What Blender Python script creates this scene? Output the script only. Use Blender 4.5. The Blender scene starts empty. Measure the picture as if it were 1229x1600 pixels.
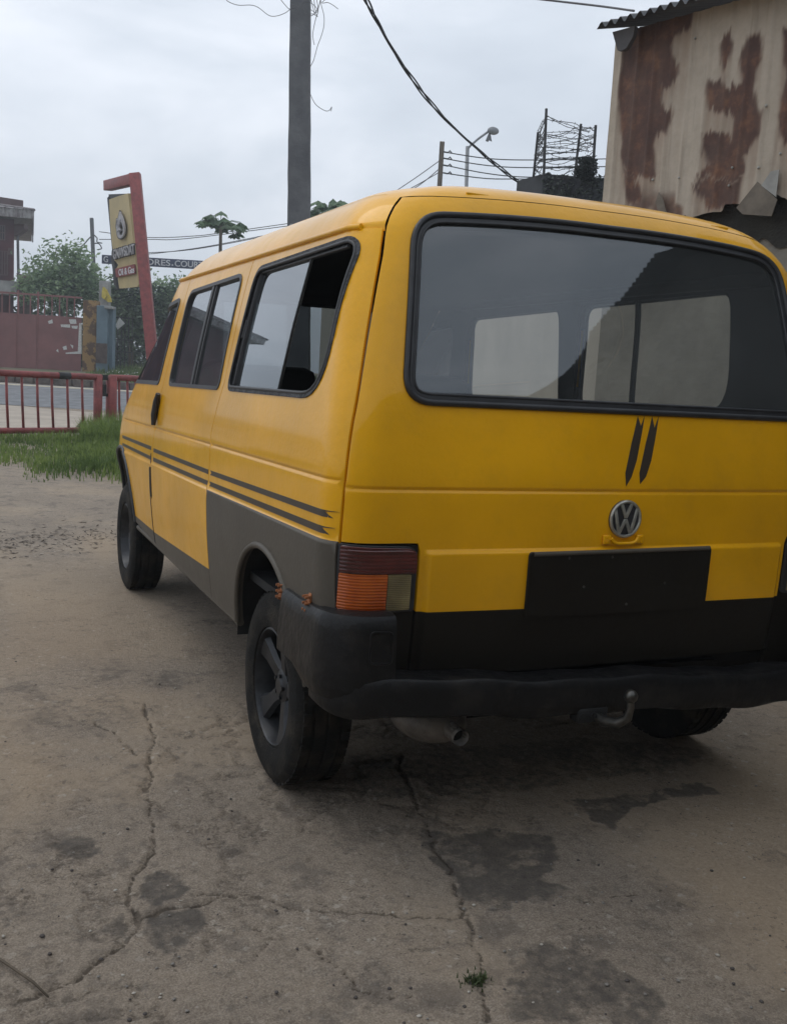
import bpy, bmesh, math, random
import numpy as np
from mathutils import Vector, Matrix
from mathutils.geometry import delaunay_2d_cdt
random.seed(7); RNG=np.random.default_rng(7)
SC=bpy.context.scene; COL=SC.collection
R=math.radians
# ------------------------------------------------------------------ camera model (fitted to the photograph)
PW,PH=1229.0,1600.0
CAM=np.array([-1.81842825,-2.97137454,1.34873919]); YAW,PITCH,ROLL=R(24.41736331),R(-7.81215339),R(3.30822964); FPX=1531.9289
_f=np.array([math.sin(YAW)*math.cos(PITCH),math.cos(YAW)*math.cos(PITCH),math.sin(PITCH)])
_r0=np.array([math.cos(YAW),-math.sin(YAW),0.0]); _u0=np.cross(_r0,_f)
_r=math.cos(ROLL)*_r0+math.sin(ROLL)*_u0; _u=-math.sin(ROLL)*_r0+math.cos(ROLL)*_u0
FH=np.array([math.sin(YAW),math.cos(YAW),0.0]); RH=_r0
def ray(u,v): return _f+_r*(u-PW/2)/FPX+_u*(PH/2-v)/FPX
def at(u,v,D): return Vector(CAM+ray(u,v)*D)                 # world point on the sight line at depth D
def onax(u,v,ax,val):
    d=ray(u,v); return Vector(CAM+d*(val-CAM[ax])/d[ax])
def onpl(u,v,p0,n):
    d=ray(u,v); n=np.array(n); return Vector(CAM+d*(np.dot(np.array(p0)-CAM,n)/np.dot(d,n)))
cd=bpy.data.cameras.new('camera'); co=bpy.data.objects.new('camera',cd); COL.objects.link(co)
co.matrix_world=Matrix(((_r[0],_u[0],-_f[0],CAM[0]),(_r[1],_u[1],-_f[1],CAM[1]),(_r[2],_u[2],-_f[2],CAM[2]),(0,0,0,1)))
cd.sensor_fit='VERTICAL'; cd.sensor_height=36; cd.lens=FPX/PH*36; cd.clip_end=3000; cd.clip_start=.05
SC.camera=co
# ------------------------------------------------------------------ terrain: flat yard, road, rising bank on the far side
def depth(x,y): return (x-CAM[0])*FH[0]+(y-CAM[1])*FH[1]
ZD=[-500,22.5,25.5,31,31.01,36,39,60,900]; ZZ=[0,0,.085,.46,.46,.82,.90,1.0,1.2]
def tz(x,y): return float(np.interp(depth(x,y),ZD,ZZ))
# ------------------------------------------------------------------ numpy noise
def _hash(ix,iy,s):
    h=(ix.astype(np.int64)*374761393+iy.astype(np.int64)*668265263+s*982451653)&0xffffffff
    h=((h^(h>>13))*1274126177)&0xffffffff; h=h^(h>>16)
    return (h&0xffffff)/float(0xffffff)
def vnoise(x,y,s=0):
    x=np.asarray(x,float); y=np.asarray(y,float)
    ix=np.floor(x); iy=np.floor(y); fx=x-ix; fy=y-iy; fx=fx*fx*(3-2*fx); fy=fy*fy*(3-2*fy)
    a=_hash(ix,iy,s); b=_hash(ix+1,iy,s); c=_hash(ix,iy+1,s); d=_hash(ix+1,iy+1,s)
    return (a*(1-fx)+b*fx)*(1-fy)+(c*(1-fx)+d*fx)*fy
def fbm(x,y,o=4,s=0):
    t=0;a=.5;n=0
    for i in range(o): t=t+a*vnoise(x*2**i,y*2**i,s+i*17); n+=a; a*=.5
    return t/n
def sstep(a,b,x):
    t=np.clip((x-a)/(b-a),0,1); return t*t*(3-2*t)
# ------------------------------------------------------------------ materials
def nt(name):
    m=bpy.data.materials.new(name); m.use_nodes=True; t=m.node_tree; t.nodes.clear()
    o=t.nodes.new('ShaderNodeOutputMaterial'); return m,t,o
def N(t,typ,**kw):
    n=t.nodes.new(typ)
    for k,v in kw.items():
        if k in n.inputs: n.inputs[k].default_value=v
        else: setattr(n,k,v)
    return n
def col4(c): return (c[0],c[1],c[2],1)
def mat(name,c,rough=.6,var=.15,scale=6.,c2=None,spec=.5,metal=0.,bump=0.,bscale=60.,stretch=(1,1,1),coat=0.,detail=6,lo=.35,hi=.65,rvar=0.):
    m,t,o=nt(name); L=t.links.new
    b=N(t,'ShaderNodeBsdfPrincipled',Roughness=rough,Metallic=metal)
    b.inputs['Specular IOR Level'].default_value=spec; b.inputs['Coat Weight'].default_value=coat; b.inputs['Coat Roughness'].default_value=.15
    tc=N(t,'ShaderNodeTexCoord'); mp=N(t,'ShaderNodeMapping'); mp.inputs['Scale'].default_value=stretch; L(tc.outputs['Object'],mp.inputs['Vector'])
    n=N(t,'ShaderNodeTexNoise',Scale=scale,Detail=detail,Roughness=.62); L(mp.outputs['Vector'],n.inputs['Vector'])
    cr=N(t,'ShaderNodeValToRGB'); e=cr.color_ramp.elements
    if c2 is None: c2=tuple(x*(1-var) for x in c); c=tuple(min(x*(1+var),1) for x in c)
    e[0].position=lo; e[0].color=col4(c2); e[1].position=hi; e[1].color=col4(c)
    L(n.outputs['Fac'],cr.inputs['Fac']); L(cr.outputs['Color'],b.inputs['Base Color'])
    if rvar:
        mr=N(t,'ShaderNodeMapRange'); mr.inputs['To Min'].default_value=max(rough-rvar,.03); mr.inputs['To Max'].default_value=min(rough+rvar,1)
        n3=N(t,'ShaderNodeTexNoise',Scale=scale*1.7,Detail=5.); L(mp.outputs['Vector'],n3.inputs['Vector']); L(n3.outputs['Fac'],mr.inputs['Value']); L(mr.outputs['Result'],b.inputs['Roughness'])
    if bump:
        n2=N(t,'ShaderNodeTexNoise',Scale=bscale,Detail=4.); L(mp.outputs['Vector'],n2.inputs['Vector'])
        bp=N(t,'ShaderNodeBump',Strength=bump,Distance=.02); L(n2.outputs['Fac'],bp.inputs['Height']); L(bp.outputs['Normal'],b.inputs['Normal'])
    L(b.outputs['BSDF'],o.inputs['Surface']); return m
def leafmat(name,c,c2,scale=.8,trans=.25):
    m,t,o=nt(name); L=t.links.new
    b=N(t,'ShaderNodeBsdfPrincipled',Roughness=.55); b.inputs['Specular IOR Level'].default_value=.3
    tc=N(t,'ShaderNodeTexCoord'); n=N(t,'ShaderNodeTexNoise',Scale=scale,Detail=3.); L(tc.outputs['Object'],n.inputs['Vector'])
    n2=N(t,'ShaderNodeTexNoise',Scale=scale*14,Detail=2.); L(tc.outputs['Object'],n2.inputs['Vector'])
    mx=N(t,'ShaderNodeMath',operation='ADD'); L(n.outputs['Fac'],mx.inputs[0]); L(n2.outputs['Fac'],mx.inputs[1])
    cr=N(t,'ShaderNodeValToRGB'); cr.color_ramp.elements[0].position=.36*2*.5+.42; cr.color_ramp.elements[1].position=.62+.42-.26+.3
    cr.color_ramp.elements[0].position=.8; cr.color_ramp.elements[1].position=1.25 if False else 1.0
    cr.color_ramp.elements[0].color=col4(c2); cr.color_ramp.elements[1].color=col4(c)
    mm=N(t,'ShaderNodeMath',operation='MULTIPLY'); mm.inputs[1].default_value=.9; L(mx.outputs[0],mm.inputs[0])
    L(mm.outputs[0],cr.inputs['Fac']); L(cr.outputs['Color'],b.inputs['Base Color'])
    tr=N(t,'ShaderNodeBsdfTranslucent'); L(cr.outputs['Color'],tr.inputs['Color'])
    ms=N(t,'ShaderNodeMixShader'); ms.inputs[0].default_value=trans; L(b.outputs['BSDF'],ms.inputs[1]); L(tr.outputs['BSDF'],ms.inputs[2])
    L(ms.outputs[0],o.inputs['Surface']); return m
def glassmat(name,tint,refl=.12,dust=.06,dustc=(.35,.36,.36),rough=.02):
    m,t,o=nt(name); L=t.links.new
    tr=N(t,'ShaderNodeBsdfTransparent'); tr.inputs['Color'].default_value=col4(tint)
    gl=N(t,'ShaderNodeBsdfGlossy',Roughness=rough); gl.inputs['Color'].default_value=(.9,.95,1,1)
    df=N(t,'ShaderNodeBsdfDiffuse'); df.inputs['Color'].default_value=col4(dustc)
    lw0=N(t,'ShaderNodeLayerWeight'); pw=N(t,'ShaderNodeMath',operation='POWER'); pw.inputs[1].default_value=5.; L(lw0.outputs['Facing'],pw.inputs[0]); lw=N(t,'ShaderNodeMath',operation='MULTIPLY_ADD'); lw.inputs[1].default_value=.92; lw.inputs[2].default_value=.06; L(pw.outputs[0],lw.inputs[0]); ad=N(t,'ShaderNodeMath',operation='ADD',use_clamp=True); ad.inputs[1].default_value=refl; L(lw.outputs[0],ad.inputs[0])
    tc=N(t,'ShaderNodeTexCoord'); n=N(t,'ShaderNodeTexNoise',Scale=2.2,Detail=7.); L(tc.outputs['Object'],n.inputs['Vector'])
    mr=N(t,'ShaderNodeMapRange'); mr.inputs['From Min'].default_value=.3; mr.inputs['From Max'].default_value=.75; mr.inputs['To Min'].default_value=dust*.55; mr.inputs['To Max'].default_value=dust*1.5; L(n.outputs['Fac'],mr.inputs['Value'])
    m1=N(t,'ShaderNodeMixShader'); L(mr.outputs['Result'],m1.inputs[0]); L(tr.outputs[0],m1.inputs[1]); L(df.outputs[0],m1.inputs[2])
    m2=N(t,'ShaderNodeMixShader'); L(ad.outputs[0],m2.inputs[0]); L(m1.outputs[0],m2.inputs[1]); L(gl.outputs[0],m2.inputs[2])
    L(m2.outputs[0],o.inputs['Surface']); return m
# ------------------------------------------------------------------ object helpers
def tag(o,label=None,cat=None,group=None,kind=None):
    if label: o['label']=label
    if cat: o['category']=cat
    if group: o['group']=group
    if kind: o['kind']=kind
    return o
def empty(name,loc,label,cat,group=None):
    o=bpy.data.objects.new(name,None); COL.objects.link(o); o.location=loc; o.empty_display_size=.2
    return tag(o,label,cat,group)
def link(name,me,parent=None):
    o=bpy.data.objects.new(name,me); COL.objects.link(o)
    if parent is not None:
        o.parent=parent; o.matrix_parent_inverse=Matrix.Translation(-Vector(parent.location))   # verts stay in world space
    return o
def mesh(name,vs,fs,mats,parent=None,smooth=False,mi=None,loc=None):
    me=bpy.data.meshes.new(name)
    if loc is not None:
        l=Vector(loc); vs=[(v[0]-l[0],v[1]-l[1],v[2]-l[2]) for v in vs]
    me.from_pydata([tuple(v) for v in vs],[],fs); me.update()
    for m in (mats if isinstance(mats,(list,tuple)) else [mats]): me.materials.append(m)
    if mi is not None: me.polygons.foreach_set('material_index',mi)
    if smooth: me.polygons.foreach_set('use_smooth',[True]*len(me.polygons))
    o=link(name,me,parent)
    if loc is not None and parent is None: o.location=loc
    elif loc is not None: o.matrix_parent_inverse=Matrix.Identity(4); o.location=Vector(loc)-Vector(parent.location)
    return o
class MB:                                                   # mesh builder: several shapes, ONE mesh
    def __init__(s): s.v=[];s.f=[];s.m=[];s.cur=0
    def add(s,vs,fs):
        b=len(s.v); s.v+= [tuple(v) for v in vs]; s.f+=[tuple(i+b for i in f) for f in fs]; s.m+=[s.cur]*len(fs); return s
    def hexa(s,p): return s.add(p,[(0,3,2,1),(4,5,6,7),(0,1,5,4),(1,2,6,5),(2,3,7,6),(3,0,4,7)])
    def box(s,c,sx,sy,sz,ax=None,bev=0.):
        X,Y,Z=ax if ax else (Vector((1,0,0)),Vector((0,1,0)),Vector((0,0,1))); c=Vector(c)
        if bev<=0:
            return s.hexa([c+X*sx/2*i+Y*sy/2*j+Z*sz/2*k for k in(-1,1) for i,j in((-1,-1),(1,-1),(1,1),(-1,1))])
        bm=bmesh.new(); bmesh.ops.create_cube(bm,size=1)
        for v in bm.verts: v.co=Vector((v.co.x*sx,v.co.y*sy,v.co.z*sz))
        bmesh.ops.bevel(bm,geom=bm.edges[:],offset=bev,segments=2,affect='EDGES',profile=.5)
        bm.verts.index_update(); vs=[c+X*v.co.x+Y*v.co.y+Z*v.co.z for v in bm.verts]; fs=[tuple(v.index for v in f.verts) for f in bm.faces]; bm.free()
        return s.add(vs,fs)
    def beam(s,a,b,w,d,up=(0,0,1),bev=0.):
        a=Vector(a);b=Vector(b);Z=(b-a).normalized(); X=Vector(up).cross(Z)
        if X.length<1e-4: X=Vector((1,0,0)).cross(Z)
        X.normalize(); Y=Z.cross(X); return s.box((a+b)/2,w,d,(b-a).length,(X,Y,Z),bev)
    def tube(s,pts,r,n=8,caps=True,closed=False):
        pts=[Vector(p) for p in pts]; k=len(pts); rs=r if isinstance(r,(list,tuple)) else [r]*k
        vs=[];fs=[];prev=None
        for i,p in enumerate(pts):
            a=pts[i-1] if (i>0 or closed) else p; b=pts[(i+1)%k] if (i<k-1 or closed) else p
            t=(b-a).normalized()
            if prev is None:
                x=t.orthogonal().normalized()
            else:
                x=prev-t*prev.dot(t)
                x=x.normalized() if x.length>1e-6 else t.orthogonal().normalized()
            prev=x; y=t.cross(x)
            for j in range(n):
                th=2*math.pi*j/n; vs.append(p+(x*math.cos(th)+y*math.sin(th))*rs[i])
        for i in range(k if closed else k-1):
            for j in range(n):
                a=i*n+j;b=i*n+(j+1)%n;c=((i+1)%k)*n+(j+1)%n;d=((i+1)%k)*n+j; fs.append((a,b,c,d))
        if caps and not closed: fs.append(tuple(range(n-1,-1,-1))); fs.append(tuple((k-1)*n+j for j in range(n)))
        return s.add(vs,fs)
    def lathe(s,prof,M,n=48,close=False):                    # prof: (radius, axial); M maps local (x=axis)
        vs=[];fs=[];k=len(prof)
        for j in range(n):
            th=2*math.pi*j/n
            for r,a in prof: vs.append(M@Vector((a,r*math.cos(th),r*math.sin(th))))
        for j in range(n):
            for i in range(k if close else k-1):
                a=j*k+i;b=j*k+(i+1)%k;c=((j+1)%n)*k+(i+1)%k;d=((j+1)%n)*k+i; fs.append((a,b,c,d))
        return s.add(vs,fs)
    def ball(s,c,rx,ry=None,rz=None,n=12):
        ry=ry or rx; rz=rz or rx; c=Vector(c); vs=[];fs=[]
        for i in range(n+1):
            ph=math.pi*i/n
            for j in range(2*n): th=math.pi*j/n; vs.append(c+Vector((rx*math.sin(ph)*math.cos(th),ry*math.sin(ph)*math.sin(th),rz*math.cos(ph))))
        for i in range(n):
            for j in range(2*n): a=i*2*n+j;b=i*2*n+(j+1)%(2*n); fs.append((a,b,b+2*n,a+2*n))
        return s.add(vs,fs)
    def prism(s,poly,d):                                     # planar 3D polygon extruded by vector d
        n=len(poly); poly=[Vector(p) for p in poly]; d=Vector(d)
        return s.add(poly+[p+d for p in poly],[tuple(range(n-1,-1,-1)),tuple(range(n,2*n))]+[(i,(i+1)%n,n+(i+1)%n,n+i) for i in range(n)])
    def build(s,name,mats,parent=None,smooth=False,loc=None,fix=True):
        o=mesh(name,s.v,s.f,mats,parent,smooth,s.m,loc)
        if fix:
            bm=bmesh.new(); bm.from_mesh(o.data); bmesh.ops.remove_doubles(bm,verts=bm.verts[:],dist=1e-5); bmesh.ops.recalc_face_normals(bm,faces=bm.faces[:]); bm.to_mesh(o.data); bm.free()
        return o
def sharp(o,ang=40):
    me=o.data; me.polygons.foreach_set('use_smooth',[True]*len(me.polygons)); me.set_sharp_from_angle(angle=R(ang)); return o
def textmesh(name,body,size,M,m,parent,ext=.01,sx=1.,align='CENTER'):
    cu=bpy.data.curves.new(name,'FONT'); cu.body=body; cu.size=size; cu.extrude=ext; cu.align_x=align; cu.align_y='CENTER'; cu.offset=size*.012
    ob=bpy.data.objects.new(name,cu); COL.objects.link(ob); dg=bpy.context.evaluated_depsgraph_get(); me=bpy.data.meshes.new_from_object(ob.evaluated_get(dg))
    bpy.data.objects.remove(ob); bpy.data.curves.remove(cu)
    for v in me.vertices: v.co=M@Vector((v.co.x*sx,v.co.y,v.co.z))
    me.materials.clear(); me.materials.append(m); me.update(); return link(name,me,parent)
import math
# ---------- van body surface: ring table by height: z, half width, rear y, rear corner radius, front y, front corner radius
RING=[(.44,.868,-.585,.10,3.74,.66),(.56,.884,-.60,.105,3.78,.72),(.75,.902,-.618,.11,3.78,.76),(.92,.908,-.622,.115,3.66,.68),(1.05,.907,-.622,.115,3.46,.58),
(1.20,.896,-.606,.12,3.17,.55),(1.28,.884,-.592,.125,3.02,.52),(1.50,.847,-.527,.135,2.70,.48),(1.72,.803,-.452,.145,2.40,.42),(1.77,.790,-.433,.15,2.33,.40),
(1.81,.770,-.412,.16,2.26,.39),(1.85,.735,-.382,.17,2.17,.37),(1.88,.688,-.345,.18,2.07,.35),(1.902,.62,-.285,.19,1.94,.32),(1.92,.50,-.17,.2,1.75,.28),(1.933,.32,.02,.2,1.5,.2)]
def _h(tab,z):
    n=len(tab)
    if z<=tab[0][0]: i=0
    elif z>=tab[-1][0]: i=n-2
    else:
        i=0
        while tab[i+1][0]<z: i+=1
    out=[]
    z0,z1=tab[i][0],tab[i+1][0]; t=(z-z0)/(z1-z0); t=min(max(t,-.5),1.2)
    for k in range(1,len(tab[0])):
        p0,p1=tab[i][k],tab[i+1][k]; s=(p1-p0)/(z1-z0)
        sa=(p0-tab[i-1][k])/(z0-tab[i-1][0]) if i>0 else s
        sb=(tab[i+2][k]-p1)/(tab[i+2][0]-z1) if i+2<n else s
        def lim(a,b): return 0 if a*b<=0 else 2*a*b/(a+b)
        m0=lim(sa,s) if i>0 else s; m1=lim(s,sb) if i+2<n else s
        h=z1-z0
        if 0<=t<=1: v=(2*t**3-3*t*t+1)*p0+(t**3-2*t*t+t)*h*m0+(-2*t**3+3*t*t)*p1+(t**3-t*t)*h*m1
        elif t<0: v=p0+m0*h*t
        else: v=p1+m1*h*(t-1)
        out.append(v)
    return out
_c={}
def ring(z):
    k=round(z,5)
    if k not in _c: _c[k]=_h(RING,z)
    return _c[k]
def sidex(y,z):            # positive half width at (y,z)
    w,yr,r,yf,rf=ring(z); yr+=.018
    if y<yr+r:
        t=min(max(yr+r-y,0),r); return w-r+math.sqrt(max(r*r-t*t,0))
    if y>yf-rf:
        t=min(max(y-(yf-rf),0),rf); return w-rf+math.sqrt(max(rf*rf-t*t,0))
    return w
def reary(x,z):
    w,yr,r,yf,rf=ring(z); a=abs(x)
    bow=.022*(x/.9)**2
    if a<=w-r: return yr+bow
    t=min(a-(w-r),r); return yr+bow+r-math.sqrt(max(r*r-t*t,0))
def fronty(x,z):
    w,yr,r,yf,rf=ring(z); a=abs(x); bow=.10*(x/.9)**2
    if a<=w-rf: return yf-bow
    t=min(a-(w-rf),rf); return yf-bow*(1-t/rf)-rf+math.sqrt(max(rf*rf-t*t,0))
# ================================================================== THE VAN
M_yel=None
def paint(name,c,dirt,rough=.3,spot=.25):
    m,t,o=nt(name); L=t.links.new
    b=N(t,'ShaderNodeBsdfPrincipled',Roughness=rough); b.inputs['Coat Weight'].default_value=.55; b.inputs['Coat Roughness'].default_value=.08; b.inputs['Coat IOR'].default_value=1.45
    tc=N(t,'ShaderNodeTexCoord')
    n1=N(t,'ShaderNodeTexNoise',Scale=1.6,Detail=5.); n2=N(t,'ShaderNodeTexNoise',Scale=9.,Detail=7.,Roughness=.7); n3=N(t,'ShaderNodeTexNoise',Scale=60.,Detail=3.)
    for n in (n1,n2,n3): L(tc.outputs['Object'],n.inputs['Vector'])
    c1=N(t,'ShaderNodeValToRGB'); e=c1.color_ramp.elements; e[0].position=.35; e[1].position=.68; e[0].color=col4(tuple(x*.86 for x in c)); e[1].color=col4(tuple(min(1,x*1.10) for x in c)); L(n1.outputs['Fac'],c1.inputs['Fac'])
    mr=N(t,'ShaderNodeMapRange'); mr.inputs['From Min'].default_value=.5; mr.inputs['From Max'].default_value=.8; mr.inputs['To Max'].default_value=spot; L(n2.outputs['Fac'],mr.inputs['Value'])
    mx=N(t,'ShaderNodeMixRGB'); mx.inputs[2].default_value=col4(dirt); L(mr.outputs[0],mx.inputs[0]); L(c1.outputs[0],mx.inputs[1]); L(mx.outputs[0],b.inputs['Base Color'])
    r=N(t,'ShaderNodeMapRange'); r.inputs['To Min'].default_value=rough-.08; r.inputs['To Max'].default_value=rough+.22; L(n2.outputs['Fac'],r.inputs['Value']); L(r.outputs[0],b.inputs['Roughness'])
    bp=N(t,'ShaderNodeBump',Strength=.10,Distance=.012); ad=N(t,'ShaderNodeMath',operation='MULTIPLY_ADD'); ad.inputs[1].default_value=7.; L(n1.outputs['Fac'],ad.inputs[0]); L(n3.outputs['Fac'],ad.inputs[2]); L(ad.outputs[0],bp.inputs['Height']); L(bp.outputs['Normal'],b.inputs['Normal'])
    L(b.outputs[0],o.inputs['Surface']); return m
M_yel=paint('yellow_paint',(.86,.425,.002),(.50,.27,.02),.30)
M_yel.node_tree.nodes['Principled BSDF'].inputs['Specular IOR Level'].default_value=.18
M_gry=paint('dark_grey_paint',(.090,.079,.063),(.14,.118,.09),.5,.4)
M_gry.node_tree.nodes['Principled BSDF'].inputs['Coat Weight'].default_value=.08; M_gry.node_tree.nodes['Principled BSDF'].inputs['Specular IOR Level'].default_value=.3
M_blk=paint('black_rear_paint',(.011,.009,.006),(.022,.018,.013),.5,.3)
M_blk.node_tree.nodes['Principled BSDF'].inputs['Specular IOR Level'].default_value=.22
M_blk.node_tree.nodes['Principled BSDF'].inputs['Coat Weight'].default_value=.06
M_ink=mat('stripe_vinyl',(.045,.034,.024),.4,.15)
M_bump=mat('black_bumper_plastic',(.030,.027,.024),.40,.35,13,c2=(.0075,.0075,.008),lo=.50,hi=.86,bump=.12,bscale=45,rvar=.16,spec=.26)
M_lin=mat('dark_interior_lining',(.016,.017,.018),.8,.2)
M_rub=mat('black_window_rubber',(.022,.023,.026),.45,.25,12)
M_old=mat('weathered_grey_sealant',(.085,.09,.098),.75,.5,26,c2=(.020,.021,.024),bump=.5,bscale=90)
M_glassR=glassmat('dusty_rear_glass',(.80,.82,.82),.045,.11,(.34,.37,.38),.02)
M_glassO=glassmat('clear_side_glass',(.86,.86,.84),.03,.10,(.34,.33,.31),.02)
M_glass=glassmat('side_glass',(.30,.33,.34),.12,.10,(.30,.32,.33),.015)
M_glassD=glassmat('dark_tinted_glass',(.05,.05,.055),.05,.10,(.12,.12,.13),.03)
M_tyre=mat('worn_tyre_rubber',(.060,.050,.038),.85,.35,11,c2=(.010,.010,.0095),bump=.3,bscale=120,spec=.2,lo=.46,hi=.84)
M_rim=mat('dark_wheel_metal',(.030,.032,.036),.42,.3,20,metal=.4)
def lensmat(name,c,c2,sc,axis):
    m,t,o=nt(name); L=t.links.new; b=N(t,'ShaderNodeBsdfPrincipled',Roughness=.14); b.inputs['Coat Weight'].default_value=.6; b.inputs['Coat Roughness'].default_value=.05
    tc=N(t,'ShaderNodeTexCoord'); w=N(t,'ShaderNodeTexWave',Scale=sc,Distortion=.3); w.bands_direction=axis; L(tc.outputs['Object'],w.inputs['Vector'])
    n=N(t,'ShaderNodeTexNoise',Scale=9.,Detail=3.); L(tc.outputs['Object'],n.inputs['Vector']); ad=N(t,'ShaderNodeMath',operation='MULTIPLY_ADD'); ad.inputs[1].default_value=.16; L(w.outputs['Fac'],ad.inputs[0]); L(n.outputs['Fac'],ad.inputs[2])
    cr=N(t,'ShaderNodeValToRGB'); e=cr.color_ramp.elements; e[0].position=.40; e[1].position=.80; e[0].color=col4(c2); e[1].color=col4(c); L(ad.outputs[0],cr.inputs['Fac']); L(cr.outputs[0],b.inputs['Base Color'])
    bp=N(t,'ShaderNodeBump',Strength=.35,Distance=.004); L(w.outputs['Fac'],bp.inputs['Height']); L(bp.outputs[0],b.inputs['Normal']); L(b.outputs[0],o.inputs['Surface']); return m
M_red=lensmat('red_lens',(.11,.012,.010),(.045,.007,.007),30,'Z')
M_amb=lensmat('amber_lens',(.62,.14,.008),(.33,.050,.004),38,'Z')
M_clr=lensmat('clear_lens',(.25,.20,.09),(.10,.08,.035),60,'Z')
M_steel=mat('dirty_steel',(.14,.125,.11),.6,.35,18,metal=.3)
M_emb=mat('tarnished_emblem_metal',(.42,.42,.38),.4,.3,30,metal=.7)
M_chr=mat('dull_chrome',(.10,.098,.09),.36,.3,30,metal=.85)
M_rust=mat('orange_rusty_bracket',(.30,.11,.04),.7,.4,60)
M_und=mat('black_underbody',(.012,.012,.012),.9,.3)
M_head=mat('headlight_glass',(.55,.56,.57),.1,.1)

van=empty('van',(0,1.2,0),'old yellow passenger van with dark grey lower panels, seen from behind','van')
def warp(p):
    x,y,z=p; t=float(np.clip((z-1.25)/.55,0,1)); t=t*t*(3-2*t)
    z+=.034*t*max(1-(x/.66)**2,-.25)
    if x>0: x*=1+.055*t; z+=.012*t*min(x/.5,1)
    return (x,y,z)
def gside(y): return 1.061-.0147*y
def lside(y): return .893-.020*y
def ss(a,b,x): t=min(max((x-a)/(b-a),0),1); return t*t*(3-2*t)
def fside(s):
    def f(y,z,off=0.):
        o=off-.0045*math.exp(-((z-gside(y))/.005)**2)
        if .40<z<1.0: o+=.009*ss(lside(y)+.006,lside(y)-.008,z)
        return (s*(sidex(y,z)+o),y,z)
    return f
def frear(x,z,off=0.):
    o=off-.005*math.exp(-((z-1.052)/.005)**2)
    o+=.014*ss(.889,.876,z)*ss(.650,.630,abs(x))
    return (x,reary(x,z)-o,z)
def frearplain(x,z,off=0.): return (x,reary(x,z)-off,z)
def ffront(x,z,off=0.): return (x,fronty(x,z)+off,z)
def pip(p,poly):
    x,y=p; c=False; n=len(poly); j=n-1
    for i in range(n):
        if (poly[i][1]>y)!=(poly[j][1]>y) and x<(poly[j][0]-poly[i][0])*(y-poly[i][1])/(poly[j][1]-poly[i][1])+poly[i][0]: c=not c
        j=i
    return c
def dens(poly,st,closed=True):
    out=[];n=len(poly)
    for i in range(n if closed else n-1):
        a=poly[i];b=poly[(i+1)%n]; k=max(1,int(math.hypot(b[0]-a[0],b[1]-a[1])/st+.999))
        out+=[(a[0]+(b[0]-a[0])*t/k,a[1]+(b[1]-a[1])*t/k) for t in range(k)]
    if not closed: out.append(poly[-1])
    return out
def fillet(pts,rad,k=6):
    out=[];n=len(pts)
    for i in range(n):
        p=Vector(pts[i]);a=Vector(pts[i-1]);b=Vector(pts[(i+1)%n]); r=rad[i] if isinstance(rad,(list,tuple)) else rad
        if r<=0: out.append(tuple(p)); continue
        d1=(a-p).normalized(); d2=(b-p).normalized(); L=min(r,(a-p).length*.48,(b-p).length*.48)
        q0=p+d1*L;q1=p+d2*L
        for j in range(k+1):
            t=j/k; out.append(tuple(q0*(1-t)**2+p*2*t*(1-t)+q1*t*t))
    return out
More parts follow.
